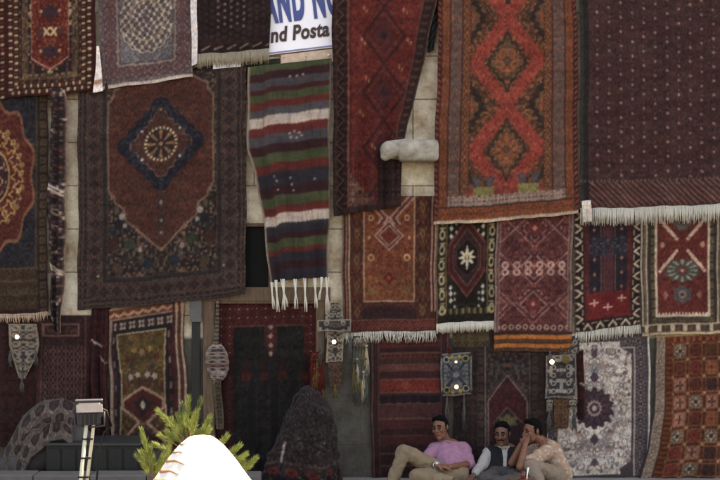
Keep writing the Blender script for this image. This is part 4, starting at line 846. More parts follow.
def p_bluebag(p):
    U, V = p.U, p.V; cx = p.W / 2; cy = p.H / 2; p.f(True, (98, 108, 120)); p.speck(U > -9, 2, [(116, 124, 132), (74, 82, 96), (130, 130, 128)], .5, 3)
    d = np.minimum(np.minimum(U, p.RT), np.minimum(V, p.D)); p.f(d < 2, (128, 126, 122)); p.f((d > 2) & (d < 3), (60, 66, 78))
    t = np.abs(U - cx) / 14 - np.abs(V - cy) / 18; p.f((np.abs(t) < .12), (62, 66, 78)); q = p.lobe(cx, cy, 8, 6, 6, .2); p.f(q < 1, (84, 90, 104)); p.f(q < .4, (140, 140, 140))
    for sx in (-1, 1):
        for sy in (-1, 1):
            q = p.ell(cx + sx * 9.5, cy + sy * 15, 4.2, 4); p.f(q < 1, (46, 50, 52)); p.f((q < .9) & (q > .5), [(150, 142, 90), (150, 150, 140)][(sx + sy) // 2 % 2]); p.f(p.ell(cx + sx * 4, cy + sy * 17, 2, 2) < 1, (168, 150, 60))
hang('square_pouch', 'square blue grey embroidered pouch with yellow corners, above the man in pink', [('panel', [(440, 354), (441, 396)], [(471, 352), (472, 395)], YL - .05, p_bluebag, (.006, 1.5, 0))], 'pouch', tass=((449, 345, 10, 'red_yarn', .8), (447, 396, 30, 'slate_yarn', .9), (464, 396, 36, 'slate_yarn', .9)))
orb(456.5, 387, YL - .12, 'small pinkish lit bulb low on the square blue pouch', True, .022)
orb(456, 362, YL - .115, 'dim pinkish bulb at the top of the square blue pouch', True, .013)
hang('embroidered_hanging', 'beaded grey hanging with white corners and brown tail, left of the ivory rug', [('panel', [(546, 356), (546, 398)], [(576, 354), (577, 398)], YL - .06, p_emb(9, (112, 104, 100), [(164, 156, 148), (84, 76, 78), (130, 90, 84), (70, 70, 76)], 2.2, (140, 130, 122)), (.006, 1.5, 0)), ('corner', [(546, 399), (546, 412)], [(552, 399), (552, 411)], YL - .06, p_emb(3, (150, 144, 138), EMB, 2), (.002, 1, 0)), ('corner', [(570, 399), (570, 410)], [(577, 399), (577, 410)], YL - .06, p_emb(3, (150, 144, 138), EMB, 2), (.002, 1, 0)), ('tail', [(553, 399), (554, 428)], [(569, 399), (567, 428)], YL - .055, p_emb(8, (112, 78, 56), [(128, 92, 62), (90, 62, 50), (120, 70, 60)], 2.2), (.005, 1, 0)), ('crest', [(561, 340), (560, 355)], [(580, 338), (579, 354)], YL - .045, p_emb(5, (104, 92, 88), EMB, 2.2), (.006, 1, 0))], tass=((550, 352, 12, 'slate_yarn', 1), (549, 412, 22, 'slate_yarn', 1.2), (574, 411, 22, 'slate_yarn', 1.2)))
orb(552, 362, YL - .13, 'small round white lit bulb on the beaded grey hanging', r=.024)
o = MB(); c_ = pt(566, 360, YL - .1); o.ball(c_, .042, 1, .3, 1.05); o.tube([c_ + Vector((0, 0, .04)), c_ + Vector((0, .05, .16))], .003, n=5)
tag(origin_to(o.build('hanging_disc', M['olive_yarn']), c_), 'round olive green padded disc at the top of the beaded grey hanging', 'ornament')
rug('hanging_strip', 'narrow dark red strip between the beaded grey hanging and the ivory rug', *Q((577, 352), (584, 350), (585, 420), (578, 420)), YL - .02, p_red_fold, 'textile', fold=(.004, 1, 0), dim=.84)
rug('hanging_strip', 'short white cloth with a brown band, low beside the blue grey rug', [(96.5, 46), (95.5, 70), (94, 92)], [(99, 46), (101.5, 70), (104, 91)], YU - .03, lambda p: (p.f(True, (246, 238, 228)), p.f((p.V > 34) & (p.V < 38), (170, 120, 92))), 'textile', fold=(.004, 1, 0))
rug('hanging_strip', 'thin white cloth between the blue grey rug and the near black rug', *Q((191, -30), (198, -30), (197, 64), (192, 66)), YU - .02, lambda p: p.f(True, (226, 220, 214)), 'textile', fold=(.003, 1, 0))
rug('hanging_strip', 'dark blue cloth with diagonal ribs in the gap left of the orange red runner', [(424, -30), (428, 20), (428, 52)], [(446, -30), (440, 20), (434, 50)], -.07, lambda p: (p.f(True, (44, 46, 54)), p.f(np.mod(p.V + p.U, 9) < 3, (84, 78, 80))), 'textile', fold=(.012, 2, 0))
rug('hanging_strip', 'dark green rug edge peeping out above the striped kilim', *Q((190, 68), (280, 58), (280, 80), (190, 92)), -.075, lambda p: (p.f(True, (48, 52, 46)), p.speck(p.U > -1, 2.4, [(58, 62, 52), (40, 42, 42), (70, 52, 46)], .5, 3)), 'textile', fold=(.006, 2, 0))

# ------------------------------------------------------------------ building
WX0, WX1, WZT = -14.0, 13.0, 6.1
def pxz(px): return (px - 360) / K
def pzz(py): return CAMZ - (py - 240) / K
b = empty('shop_building', (0, .2, 0), 'pale stone shop building hung all over with rugs', 'building')
OP = [(pxz(203), pxz(325), .12, pzz(299)), (pxz(240), pxz(272), pzz(297), pzz(223))]
xs = sorted({WX0, WX1} | {v for o_ in OP for v in o_[:2]}); zs = sorted({0.0, WZT} | {v for o_ in OP for v in o_[2:]})
bm = bmesh.new(); vg = {}
def gv(x, z):
    if (x, z) not in vg: vg[(x, z)] = bm.verts.new((x, 0, z))
    return vg[(x, z)]
for xa, xb in zip(xs, xs[1:]):
    for za, zb in zip(zs, zs[1:]):
        xm, zm = (xa + xb) / 2, (za + zb) / 2
        if any(o_[0] < xm < o_[1] and o_[2] < zm < o_[3] for o_ in OP): continue
        bm.faces.new((gv(xa, za), gv(xb, za), gv(xb, zb), gv(xa, zb)))
me = bpy.data.meshes.new('wall'); bm.to_mesh(me); bm.free()
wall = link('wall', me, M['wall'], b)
sm = wall.modifiers.new('t', 'SOLIDIFY'); sm.thickness = .4; sm.offset = -1
o = MB(); o.box(WX0, WX1, 7.6, 8.0, 0, WZT).box(WX0, WX0 + .4, .402, 7.598, 0, WZT).box(WX1 - .4, WX1, .402, 7.598, 0, WZT)
o.build('rear_wall', M['wall'], b, smooth=False)
MB().box(WX0 - .15, WX1 + .15, -.06, 8.15, WZT + .002, WZT + .22, .02).build('roof', M['corbel_stone'], b, smooth=False)
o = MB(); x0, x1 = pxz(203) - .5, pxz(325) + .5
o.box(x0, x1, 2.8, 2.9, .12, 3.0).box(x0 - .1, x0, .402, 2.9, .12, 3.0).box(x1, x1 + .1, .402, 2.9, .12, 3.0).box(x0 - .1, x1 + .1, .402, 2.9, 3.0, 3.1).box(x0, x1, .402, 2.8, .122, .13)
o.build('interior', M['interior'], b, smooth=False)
o = MB(); zt = pzz(299); xl, xr = OP[0][0], OP[0][1]
o.box(xl + .002, xl + .13, -.03, .12, .124, zt - .002, .008).box(xr - .1, xr - .002, -.03, .12, .124, zt - .002, .008).box(xl + .132, xr - .102, -.025, .02, zt - .05, zt - .004, .006)
o.box(xl - .03, xr + .06, -.04, -.032, zt - .02, pzz(287), .003); o.build('door_frame', M['brown_wood'], b, smooth=False)
wx0, wx1, wz0, wz1 = OP[1]
o = MB(); o.box(wx0 + .002, wx1 - .002, -.015, .06, wz1 - .04, wz1 - .002, .006).box(wx0 + .002, wx0 + .04, .0, .06, wz0 + .002, wz1 - .042, .005).box(wx1 - .04, wx1 - .002, .0, .06, wz0 + .002, wz1 - .042, .005)
wf = o.build('window', M['brown_wood'], b, smooth=False)
MB().box(wx0 + .03, wx1 - .03, .07, .08, wz0 + .002, wz1 - .002).build('pane', M['pane'], wf, smooth=False).location = (0, 0, 0)
wf.children[0].location = (0, 0, 0)

# pale wooden post left of the door with a small capital
o = MB(); p0, p1 = pt(190, 480, -.03), pt(202, 480, -.03)
px0, px1 = p0.x, p1.x
dp = empty('door_post', (px0, -.03, .12), 'brown post with a pale top block, left of the dark doorway', 'post')
o.box(px0 + .02, px1 - .02, -.05, -.002, .124, pzz(322), .006).build('shaft', M['chest_wood'], dp, smooth=False)
MB().box(px0, px1, -.07, -.002, pzz(322) + .002, pzz(296), .008).build('capital', M['kerb'], dp, smooth=False)

# stone spout: rounded block with an open channel and a broken lip
o = MB(); c = pt(405, 152, -.2); sx = K
a0, a1 = pt(429, 152, -.2).x, pt(380, 152, -.2).x
rot = Matrix.Rotation(R(-24), 4, 'Z')
o2 = MB()
x1_, x2_ = pt(398, 152, -.25).x, pt(389, 152, -.25).x
o2.box(x1_, a0 + .1, -.36, -.002, c.z - .105, c.z + .125, .045)
o2.ball((x1_ + .09, -.3, c.z + .02), .125, 1.1, .9, .95)
o2.ball((x2_, -.34, c.z + .012), .1, .98, .9, .98); o2.ball((x2_ - .04, -.34, c.z - .05), .055)
o2.capsule((x2_ - .02, -.3, c.z + .085), .03, (x1_ + .04, -.3, c.z + .1), .032, 12)
o2.capsule((x2_, -.22, c.z), .075, (x1_ + .05, -.2, c.z), .085, 16)
sp = tag(origin_to(o2.fused('stone_spout', M['corbel_stone'], voxel=.011, smooth=4), (a0 - .2, -.1, c.z)), 'weathered pale stone waterspout sticking out of the bare wall', 'spout')

# sign boards
sg = empty('shop_sign', pt(300, 25, -.08), 'white shop sign with blue capitals and dark slanted lettering', 'sign')
def slab(pts, y, t=.02):
    m = MB(); A = [m.bm.verts.new(pt(x, q, y)) for x, q in pts]; B = [m.bm.verts.new(pt(x, q, y) + Vector((0, t, 0))) for x, q in pts]; n = len(pts)
    m.bm.faces.new(A); m.bm.faces.new(B[::-1])
    for i in range(n): m.bm.faces.new((A[i], B[i], B[(i + 1) % n], A[(i + 1) % n]))
    return m
YS = -.06
slope = -7.0 / 59
def sy(x, y): return y + (x - 271) * slope
slab([(255, sy(255, -40)), (350, sy(350, -40)), (350, sy(350, 54.5)), (255, sy(255, 54.5))], YS).build('board', M['sign_white'], sg, smooth=False)
slab([(256, sy(256, 52.2)), (349, sy(349, 52.2)), (349, sy(349, 53.8)), (256, sy(256, 53.8))], YS - .004, .003).build('rule', M['sign_line'], sg, smooth=False)
def text(name, s, x, y, h, m, sx=1.0, shear=0.0, off=0.0, space=1.0):
    cu = bpy.data.curves.new(name, 'FONT'); cu.body = s; cu.size = 1.0; cu.extrude = .002; cu.offset = off; cu.shear = shear; cu.space_character = space
    t = bpy.data.objects.new(name, cu); COL.objects.link(t)
    dg = bpy.context.evaluated_depsgraph_get(); me = bpy.data.meshes.new_from_object(t.evaluated_get(dg)); bpy.data.objects.remove(t)
    k = h / K / .7; p = pt(x, sy(x, y), YS - .006); an = math.atan(-slope)
    mt = Matrix.Translation(p) @ Matrix.Rotation(an, 4, 'Y').inverted() @ Matrix.Rotation(R(90), 4, 'X') @ Matrix.Diagonal((k * sx, k, 1, 1))
    me.transform(mt); me.materials.clear(); return link(name, me, m, sg)
text('lettering', 'AND NO', 266.5, 21, 35, M['sign_blue'], .325, 0, .058, 1.22)
text('lettering', 'nd Posta', 270.5, 42.2, 14.2, M['sign_dark'], .78, .22, .034, 1.06)
bo = empty('board_panel', pt(306, 60, -.05), 'plain cream board with a few nail heads, right below the shop sign', 'board')
slab([(281, sy(281, 56)), (333, sy(333, 56)), (333, sy(333, 69)), (281, sy(281, 69))], -.05).build('panel', M['board_cream'], bo, smooth=False)
for x, y in ((284, 59), (284, 66), (306, 61), (306, 64), (328, 62)): MB().ball(pt(x, sy(x, y), -.052), .006, seg=8).build('nail', M['lamp_dark'], bo)
o = MB(); o.ball(pt(328.5, sy(328.5, 62), -.075), .013, seg=12); tag(origin_to(o.build('white_knob', M['porcelain']), pt(328.5, sy(328.5, 62), -.06)), 'tiny shiny white knob at the right end of the plain cream board', 'knob')
nb = empty('small_notice', pt(227, 70, -.095), 'small white notice with a red arc, half covered by cream fringe', 'notice')
slab([(213, 63), (241, 59), (241, 74), (213, 78)], -.095, .012).build('panel', M['sign_white'], nb, smooth=False)
o = MB(); o.tube([pt(217 + 14 * t, 77.2 - 3.6 * math.sin(t * math.pi) - 2 * t, -.098) for t in (i / 10 for i in range(11))], .012, n=6); o.build('emblem', M['sign_red'], nb)

# ------------------------------------------------------------------ ground
def sheet(name, x0, x1, y0, y1, z, m):
    bm = bmesh.new(); bm.faces.new([bm.verts.new(v) for v in ((x0, y0, z), (x1, y0, z), (x1, y1, z), (x0, y1, z))])
    me = bpy.data.meshes.new(name); bm.to_mesh(me); bm.free(); return tag(link(name, me, m), kind='structure')
sheet('street', -600, 600, -600, 600, 0, M['asphalt'])
tag(MB().box(-14, 13, -2.3, 7.5, -.05, .12, .01).build('pavement', M['paving'], smooth=False), kind='structure')
o = MB(); lx0, lx1 = -4.9, pt(262, 480, -1.05).x; yz = pt(0, 470.5, -1.05).z
n = 7
for i in range(n):
    a = lx0 + (lx1 - lx0) * i / n; c = lx0 + (lx1 - lx0) * (i + 1) / n
    o.box(a + .004, c - .004, -1.32, -1.05, .122, yz + random.uniform(-.004, .004), .012)
tag(origin_to(o.build('low_wall', M['kerb'], smooth=False), ((lx0 + lx1) / 2, -1.2, .12)), 'low grey stone kerb wall in front of the dark wooden chest', 'low wall')

# ------------------------------------------------------------------ dark chest with a rug heaped over its end
ch = empty('wooden_chest', pt(90, 480, -.7), 'long dark wooden chest with pale front edge, left of the pine', 'chest')
zc = pt(0, 443, -.8).z; zb = .12; xa, xb = pt(46, 0, -.8).x, pt(139, 0, -.8).x
o = MB(); o.box(xa, xb, -.8, -.3, zb + .06, zc - .03, .006)
n = 6
for i in range(n):
    a = xa + (xb - xa) * i / n; o.box(a + .012, a + (xb - xa) / n - .012, -.812, -.802, zb + .1, zc - .06, .003)
o.build('body', M['chest_wood'], ch, smooth=False)
MB().box(xa - .02, xb + .02, -.83, -.28, zc - .028, zc, .006).build('lid', M['chest_edge'], ch, smooth=False)
for x in (xa + .05, xb - .05):
    for y in (-.76, -.34): MB().box(x - .04, x + .04, y - .035, y + .035, zb, zb + .058).build('foot', M['dark_wood'], ch, smooth=False)

def heap_cloth(name, label, cat, fn, nu, nv, paint, m=None, thick=.01):
    u, v = np.meshgrid(np.linspace(0, 1, nu), np.linspace(0, 1, nv))
    P3 = fn(u, v); W, H = nu * .9, nv * .9
    p = Paint(u * W, v * H, W, H, u * W, v * H); paint(p)
    org = Vector([float(P3[..., 0].mean()), float(P3[..., 1].mean()), float(P3[..., 2].min())])
    co = (P3 - np.array(org)).reshape(-1, 3).astype(np.float32); idx = np.arange(nu * nv).reshape(nv, nu)
    q = np.stack([idx[1:, :-1], idx[1:, 1:], idx[:-1, 1:], idx[:-1, :-1]], -1).reshape(-1, 4).astype(np.int32)
    me = bpy.data.meshes.new(name); me.vertices.add(len(co)); me.vertices.foreach_set('co', co.ravel()); me.loops.add(q.size); me.loops.foreach_set('vertex_index', q.ravel())
    me.polygons.add(len(q)); me.polygons.foreach_set('loop_start', np.arange(0, q.size, 4, dtype=np.int32)); me.update(calc_edges=True)
    me.polygons.foreach_set('use_smooth', np.ones(len(q), bool))
    ca = me.color_attributes.new('knots', 'FLOAT_COLOR', 'POINT'); c4 = np.ones((nu * nv, 4), np.float32); c4[:, :3] = lin(wool(p.c).reshape(-1, 3)); ca.data.foreach_set('color', c4.ravel())
    me.materials.append(m or WOOL); o = bpy.data.objects.new(name, me); COL.objects.link(o); o.location = org
    s = o.modifiers.new('t', 'SOLIDIFY'); s.thickness = thick; s.offset = -1
    return tag(o, label, cat)
# rug thrown over the chest's end: runs from the pavement at lower left up over a bundle at upper right
def fn_throw(u, v):
    # v: 0 at the upper right end, 1 at the lower left end (down the slope); u: across
    cx = np.interp(v, [0, .3, .55, .8, 1], [-2.98, -3.26, -3.47, -3.61, -3.66]); cz = np.interp(v, [0, .12, .3, .55, .8, 1], [.80, .86, .83, .67, .40, .17])
    nx_ = np.interp(v, [0, .4, 1], [.15, .55, .9]); nz_ = np.interp(v, [0, .4, 1], [1.0, .85, .3]); t = (u - .5) * .36
    fold = (.030 * np.sin(u * 9 + v * 4) + .016 * np.sin(u * 23 - v * 9)) * np.sin(np.clip(.1 + v, 0, 1) * math.pi) 
    ax = cx; dx = t * nx_ + fold * .4; z = cz - t * nz_ - .25 * np.maximum(0, u - .75) ** 1.5 + fold
    y = -.62 - t * .9 - .25 * np.maximum(0, .25 - u) * -1 + fold * .5
    return np.stack([ax + dx, y, np.maximum(z, .135)], -1)
def p_throw(p):
    p.f(True, (88, 80, 74)); p.speck(p.U > -9, 2.4, [(104, 96, 88), (70, 63, 61), (96, 76, 70)], .6, 3)
    a = (np.mod(p.U, 25) - 12.5) * 1.24; row = np.floor(p.U / 25); b = (np.mod(p.V + 12 * np.mod(row, 2), 24) - 12) * 1.25; rg = np.sin(p.U * .9) * np.sin(p.V * .8); p.f(rg > .5, (74, 66, 62))
    r = np.maximum(np.abs(b) / 10.5, (np.abs(a) + np.abs(b) * .5) / 11.5); p.f(r < 1.12, (108, 100, 92)); p.f(r < 1, (44, 34, 36)); p.f(r < .45, (72, 50, 50)); p.f((r > .6) & (r < .68), (84, 60, 58))
    d = np.minimum(np.minimum(p.U, p.RT), np.minimum(p.V, p.D)); p.f(d < 3, (78, 70, 68))
heap_cloth('draped_rug', 'grey rug with dark hexagons thrown over the left end of the dark chest', 'rug', fn_throw, 90, 190, p_throw)
o = MB(); o.capsule((-3.5, -.5, .33), .19, (-3.24, -.5, .56), .22, 20); o.capsule((-3.24, -.5, .56), .22, (-2.98, -.48, .58), .18, 20); o.capsule((-3.7, -.4, .28), .15, (-3.4, -.38, .4), .2, 20)
tag(origin_to(o.fused('cloth_bundle', M['grey_cloth'], voxel=.025, smooth=4), (-3.4, -.5, .12)), 'dark rolled bundle under the grey hexagon rug', 'bundle')

# tall heap under a dark embroidered cloth in front of the door
def fn_heap(u, v):
    th = math.pi * (1.0 + u * 1.0) * 1.0 + (u - .5) * 1.6
    ap = pt(306, 386, -.42); kx = 1 / 95.0
    L_ = np.interp(v, [0, .03, .08, .25, .47, .75, 1], [0, 5, 8.5, 18, 28, 37, 40]) * kx
    R_ = np.interp(v, [0, .03, .08, .2, .47, .75, 1], [0, 8, 15, 24, 31, 33, 33]) * kx
    c_, s_ = np.cos(th), np.sin(th); hw = np.where(c_ < 0, L_, R_)
    rip = 1 + (.10 * np.sin(u * 17 + 3 * v + 1) + .08 * np.sin(u * 37 + 6 * v) + .03 * np.sin(v * 19 + u * 9)) * v ** .6
    x = ap.x + c_ * hw * rip; y = -.44 + s_ * (L_ + R_) * .52 * rip
    z = ap.z - (ap.z - .14) * v + .03 * np.sin(u * 13 + 4 * v) * np.sin(v * math.pi)
    return np.stack([x, y, z], -1)
def p_heap(p):
    p.f(True, (36, 30, 31)); p.speck(p.U > -9, 2.6, [(54, 46, 45), (26, 21, 24), (88, 78, 75), (56, 34, 36), (62, 60, 66)], .55, 3, cx=1e3)
    p.tiles(p.V < p.H * .8, p.U, p.V, 14, 4, [None, (50, 43, 43), None, (28, 24, 28), (60, 48, 46)], 9)
    b = p.V > p.H * .76; i = np.mod(p.U, 22) - 11; p.f(b & (np.hypot(i, (p.V - p.H * .84) * 1.2) < 6), (110, 36, 32)); p.f(b & (np.hypot(i, (p.V - p.H * .84) * 1.2) < 2), (60, 34, 34)); p.f(np.abs(p.V - p.H * .76) < 1, (84, 60, 56))
    p.seg(p.W * .36, p.H * .56, p.W * .345, p.H * .75, 1.3, (156, 146, 140))
hp_ = heap_cloth('draped_heap', 'tall pointed heap under a dark embroidered cloth, in front of the doorway', 'heap', fn_heap, 200, 130, p_heap, thick=.012)
HT = bpy.data.textures.new('slumps', 'CLOUDS'); HT.noise_scale = .13; HT.noise_depth = 2
dm_ = hp_.modifiers.new('slumps', 'DISPLACE'); dm_.texture = HT; dm_.strength = .09; dm_.mid_level = .5

# ------------------------------------------------------------------ floodlight on a white post
YF = -2.9
fl = empty('floodlight', pt(84, 500, YF), 'grey floodlight on a pair of thin white posts, in front of the dark chest', 'floodlight')
fl.location.z = 0
def px_(x, y, d=0): return pt(x, y, YF + d)
t0, b0 = px_(86.5, 424), px_(79.5, 492)
dirp = (t0 - b0).normalized(); foot = b0 - dirp * ((b0.z - 0.0) / dirp.z)
o = MB(); o.tube([foot, t0], .017, n=12); pp = o.build('post', M['pole_white'], fl)
off = Vector((.046, .01, 0)); o = MB(); o.tube([foot + off, t0 + off + Vector((.012, 0, -.02)), t0 + off + Vector((.04, .01, .12))], .0145, n=12); o.build('post', M['pole_white'], fl)
for f_ in (.22, .5, .78):
    q = b0.lerp(t0, f_) + off * .5; MB().box(q.x - .047, q.x + .047, q.y - .026, q.y + .03, q.z - .007, q.z + .007, .003).build('clamp', M['rubber'], fl, smooth=False)
hc = px_(89, 414); rot = Matrix.Translation(hc) @ Matrix.Rotation(R(14), 4, 'Z') @ Matrix.Rotation(R(28), 4, 'X') @ Matrix.Translation(-hc)
o = MB(); o.box(hc.x - .1, hc.x + .1, hc.y - .07, hc.y + .07, hc.z - .075, hc.z + .075, .014, rot)
for k in range(5): o.box(hc.x - .08 + k * .036, hc.x - .066 + k * .036, hc.y - .085, hc.y - .071, hc.z - .06, hc.z + .06, .002, rot)
hs = o.build('housing', M['lamp_grey'], fl, smooth=False)
MB().box(hc.x - .118, hc.x + .118, hc.y + .071, hc.y + .1, hc.z - .09, hc.z + .09, .008, rot).build('bezel', M['lamp_grey'], fl, smooth=False)
MB().box(hc.x - .1, hc.x + .1, hc.y + .101, hc.y + .106, hc.z - .075, hc.z + .075, 0, rot).build('glass', M['pane'], fl, smooth=False)
MB().box(hc.x - .112, hc.x + .112, hc.y - .1, hc.y + .02, hc.z + .077, hc.z + .088, .004, rot).build('hood', M['lamp_grey'], fl, smooth=False)
o = MB(); o.tube([hc + Vector((.13, 0, .02)), hc + Vector((.135, .0, -.1)), t0 + Vector((.03, 0, -.03))], .009, n=8); o.tube([hc + Vector((-.125, 0, .0)), hc + Vector((-.12, .0, -.1)), t0 + Vector((.0, 0, -.03))], .009, n=8); o.build('bracket', M['lamp_dark'], fl)
o = MB(); o.tube([hc + Vector((.1, -.03, .06)), hc + Vector((.16, -.03, .03)), hc + Vector((.2, -.02, -.1)), hc + Vector((.13, 0, -.16)), hc + Vector((.09, 0, -.3)), t0 + Vector((.09, -.02, -.5))], .008, n=8); o.build('cable', M['rubber'], fl)

# ------------------------------------------------------------------ parasol and pine in the foreground
YP = -9.2
ap = pt(201, 436, YP)
pa = empty('parasol', (ap.x, ap.y, 0), 'sunlit white cloth parasol in the foreground, in front of the pine', 'parasol')
PR = [(0.0, 0.0), (.042, -.003), (.06, -.011), (.09, -.034), (.13, -.080), (.18, -.150), (.26, -.250), (.45, -.42), (.75, -.64), (1.05, -.82), (1.2, -.90)]
NS = 64
o = MB(); rings = []
for k, (r_, z_) in enumerate(PR):
    ring = []
    for i in range(NS):
        t = 2 * math.pi * i / NS; f_ = abs(((t / (2 * math.pi) * 8) % 1) - .5) * 2       # 1 on ribs, 0 mid panel
        rr = r_ * (math.cos(math.pi / 8) / math.cos(((t + math.pi / 8) % (math.pi / 4)) - math.pi / 8)) if r_ > .05 else r_
        sag = -.035 * (1 - f_) * min(1, r_ / .6) + .004 * math.sin(9 * t + 20 * r_) * min(1, r_ / .2)
        ring.append(o.bm.verts.new(ap + Vector((math.cos(t) * rr, math.sin(t) * rr, z_ + sag))))
    rings.append(ring)
low = [o.bm.verts.new(v.co + Vector((0, 0, -.13 + .012 * math.sin(i * 1.2)))) for i, v in enumerate(rings[-1])]; rings.append(low)
for A, B in zip(rings[1:], rings[2:]):
    for i in range(NS): o.bm.faces.new((A[i], A[(i + 1) % NS], B[(i + 1) % NS], B[i]))
o.bm.faces.new(rings[1])
bmesh.ops.delete(o.bm, geom=rings[0], context='VERTS')
cn = o.build('canopy', M['canvas'], pa); s_ = cn.modifiers.new('t', 'SOLIDIFY'); s_.thickness = .003
o = MB(); o.tube([(ap.x, ap.y, .06), (ap.x, ap.y, ap.z - .03)], .022, n=16); o.build('pole', M['white_paint'], pa)
for i in range(8):
    t = 2 * math.pi * (i + .0) / 8; e = Vector((math.cos(t), math.sin(t), 0))
    o = MB(); o.tube([ap + e * r_ + Vector((0, 0, z_ - .03)) for r_, z_ in PR[3:]], .007, n=6); o.build('rib', M['white_paint'], pa)
o = MB(); o.tube([(ap.x, ap.y, 0.0), (ap.x, ap.y, .07)], .26, n=32); o.build('base', M['kerb'], pa)
def prof(r_): return float(np.interp(r_, [a for a, _ in PR], [b_ for _, b_ in PR]))
o = MB()
for (dr, sp_, hw) in ((.078, .6, .0035), (.105, .7, .0042), (.13, 1.0, .005), (.155, .9, .0052), (.178, 1.05, .0055)):
    A, B = [], []
    for j in range(13):
        t = math.pi * 1.07 + sp_ * j / 12; w_ = hw * (1 - j / 12.5) + .0006
        k8 = math.cos(math.pi / 8) / math.cos(((t + math.pi / 8) % (math.pi / 4)) - math.pi / 8); sg = -.035 * (1 - abs(((t / (2 * math.pi) * 8) % 1) - .5) * 2) * min(1, dr / .6)
        for lst, rr in ((A, dr - w_), (B, dr + w_)): lst.append(o.bm.verts.new(ap + Vector((math.cos(t) * rr * k8, math.sin(t) * rr * k8, prof(rr) + sg + .004))))
    for j in range(12): o.bm.faces.new((A[j], A[j + 1], B[j + 1], B[j]))
tm = o.build('trim', mat('tan_trim', (160, 122, 96), .9, .1, 30, .1), pa); tm.modifiers.new('t', 'SOLIDIFY').thickness = .002  # tapered strips laid on the canopy, fold shading put into their colour
YT = -7.55
def q_(x, y, d=0): return pt(x, y, YT + d)
tr = empty('pine_tree', q_(196, 470), 'young pine with bright yellow green needles behind the white parasol', 'pine tree')
tr.location.z = 0
rnd = random.Random(11)
top = q_(190, 446); base = Vector((top.x + .05, YT, 0))
o = MB(); o.tube([base, base.lerp(top, .4) + Vector((.02, .01, 0)), base.lerp(top, .75), top], [.045, .034, .022, .009], n=12); o.build('trunk', M['bark'], tr)
TUFTS = [  # tip, root in photo px, depth
 ((189, 397), (186, 432), 0.0), ((201, 399), (190, 432), .03), ((158, 411), (182, 437), -.03), ((210, 417), (201, 442), .02), ((178, 415), (184, 438), .08), ((196, 412), (191, 438), -.05),
 ((141, 429), (150, 462), 0.02), ((150, 448), (152, 474), -.03), ((170, 444), (160, 474), .05), ((163, 456), (153, 478), .0), ((141, 452), (149, 478), .06), ((176, 428), (190, 446), .05), ((168, 433), (184, 444), -.02),
 ((226, 437), (214, 452), .04), ((239, 446), (222, 462), .02), ((245, 455), (226, 468), -.01), ((255, 459), (238, 474), .03), ((249, 466), (232, 480), .06), ((232, 452), (220, 470), .08),
 ((205, 428), (196, 446), .1), ((182, 405), (184, 436), .1), ((172, 420), (180, 442), .06)]
o = MB(); tw = MB()
def tuft(root, tip, n, ln=.058):
    d = (tip - root); L_ = d.length; d.normalize(); a = d.orthogonal().normalized(); b_ = d.cross(a)
    tw.tube([root, tip - d * .02], [.0045, .0028], n=5)
    o.capsule(tip - d * .025, .0045, tip - d * .008, .003, 6)
    for k in range(n):
        f_ = rnd.random() ** .8; p = root + d * (L_ * (.05 + .87 * f_)); t = rnd.uniform(0, 6.283); sp_ = rnd.uniform(.16, .55) * (1.15 - .4 * f_)
        e = (d + (a * math.cos(t) + b_ * math.sin(t)) * sp_ * 1.2).normalized(); l = ln * rnd.uniform(.7, 1.1) * (1 - .3 * f_)
        side = e.cross(Vector((rnd.uniform(-1, 1), rnd.uniform(-1, 1), rnd.uniform(-1, 1)))).normalized() * .0011; s2 = e.cross(side).normalized() * .0011
        A = [p + side, p - side * .5 + s2, p - side * .5 - s2]; m_ = p + e * l * .6 ; B = [m_ + side, m_ - side * .5 + s2, m_ - side * .5 - s2]
        va = [o.bm.verts.new(v) for v in A]; vb = [o.bm.verts.new(v) for v in B]; vt = o.bm.verts.new(p + e * l)
        for i in range(3): o.bm.faces.new((va[i], va[(i + 1) % 3], vb[(i + 1) % 3], vb[i])); o.bm.faces.new((vb[i], vb[(i + 1) % 3], vt))
for (tp, rt, d) in TUFTS:
    a, c = q_(*tp, d), q_(*rt, d * .5); tuft(c, a, 240)
    j = top if c.z > top.z - .05 else base.lerp(top, min(.98, max(.3, (c.z - .12) / top.z)))
    tw.tube([j, j.lerp(c, .6) + Vector((0, 0, -.02)), c], [.008, .006, .0045], n=6)
for k in range(26):
    x_, y_ = rnd.choice([(186, 434), (188, 440), (152, 466), (158, 472), (196, 438), (228, 464), (240, 472), (176, 446), (164, 476)]); x_ += rnd.uniform(-7, 7); y_ += rnd.uniform(-3, 6); t = rnd.uniform(-1.1, 1.1); l = rnd.uniform(12, 22); dd = rnd.uniform(.0, .16)
    a, c = q_(x_ + math.sin(t) * l, y_ - math.cos(t) * l * .8, dd), q_(x_, y_, dd * .6); tuft(c, a, 120); j = top if c.z > top.z - .05 else base.lerp(top, min(.98, max(.3, (c.z - .12) / top.z))); tw.tube([j, j.lerp(c, .6) + Vector((0, 0, -.02)), c], [.007, .005, .004], n=5)
for k in range(34):
    h = rnd.uniform(.35, .8); t = rnd.uniform(0, 6.283); j = base.lerp(top, h); ln = .62 * (1.05 - h)
    e = Vector((math.cos(t), math.sin(t) * .9, .35)); c = j + e * ln
    if c.y < -7.95: c.y = -7.95
    tw.tube([j, j.lerp(c, .5) + Vector((0, 0, -.03)), c], [.009, .006, .0045], n=6)
    for i in range(3): tuft(j.lerp(c, .55 + .18 * i), j.lerp(c, .6 + .18 * i) + Vector((rnd.uniform(-.06, .06), rnd.uniform(-.05, .05), .11)), 80)
tw.build('branches', M['bark'], tr); o.build('crown', M['needle'], tr, smooth=False)

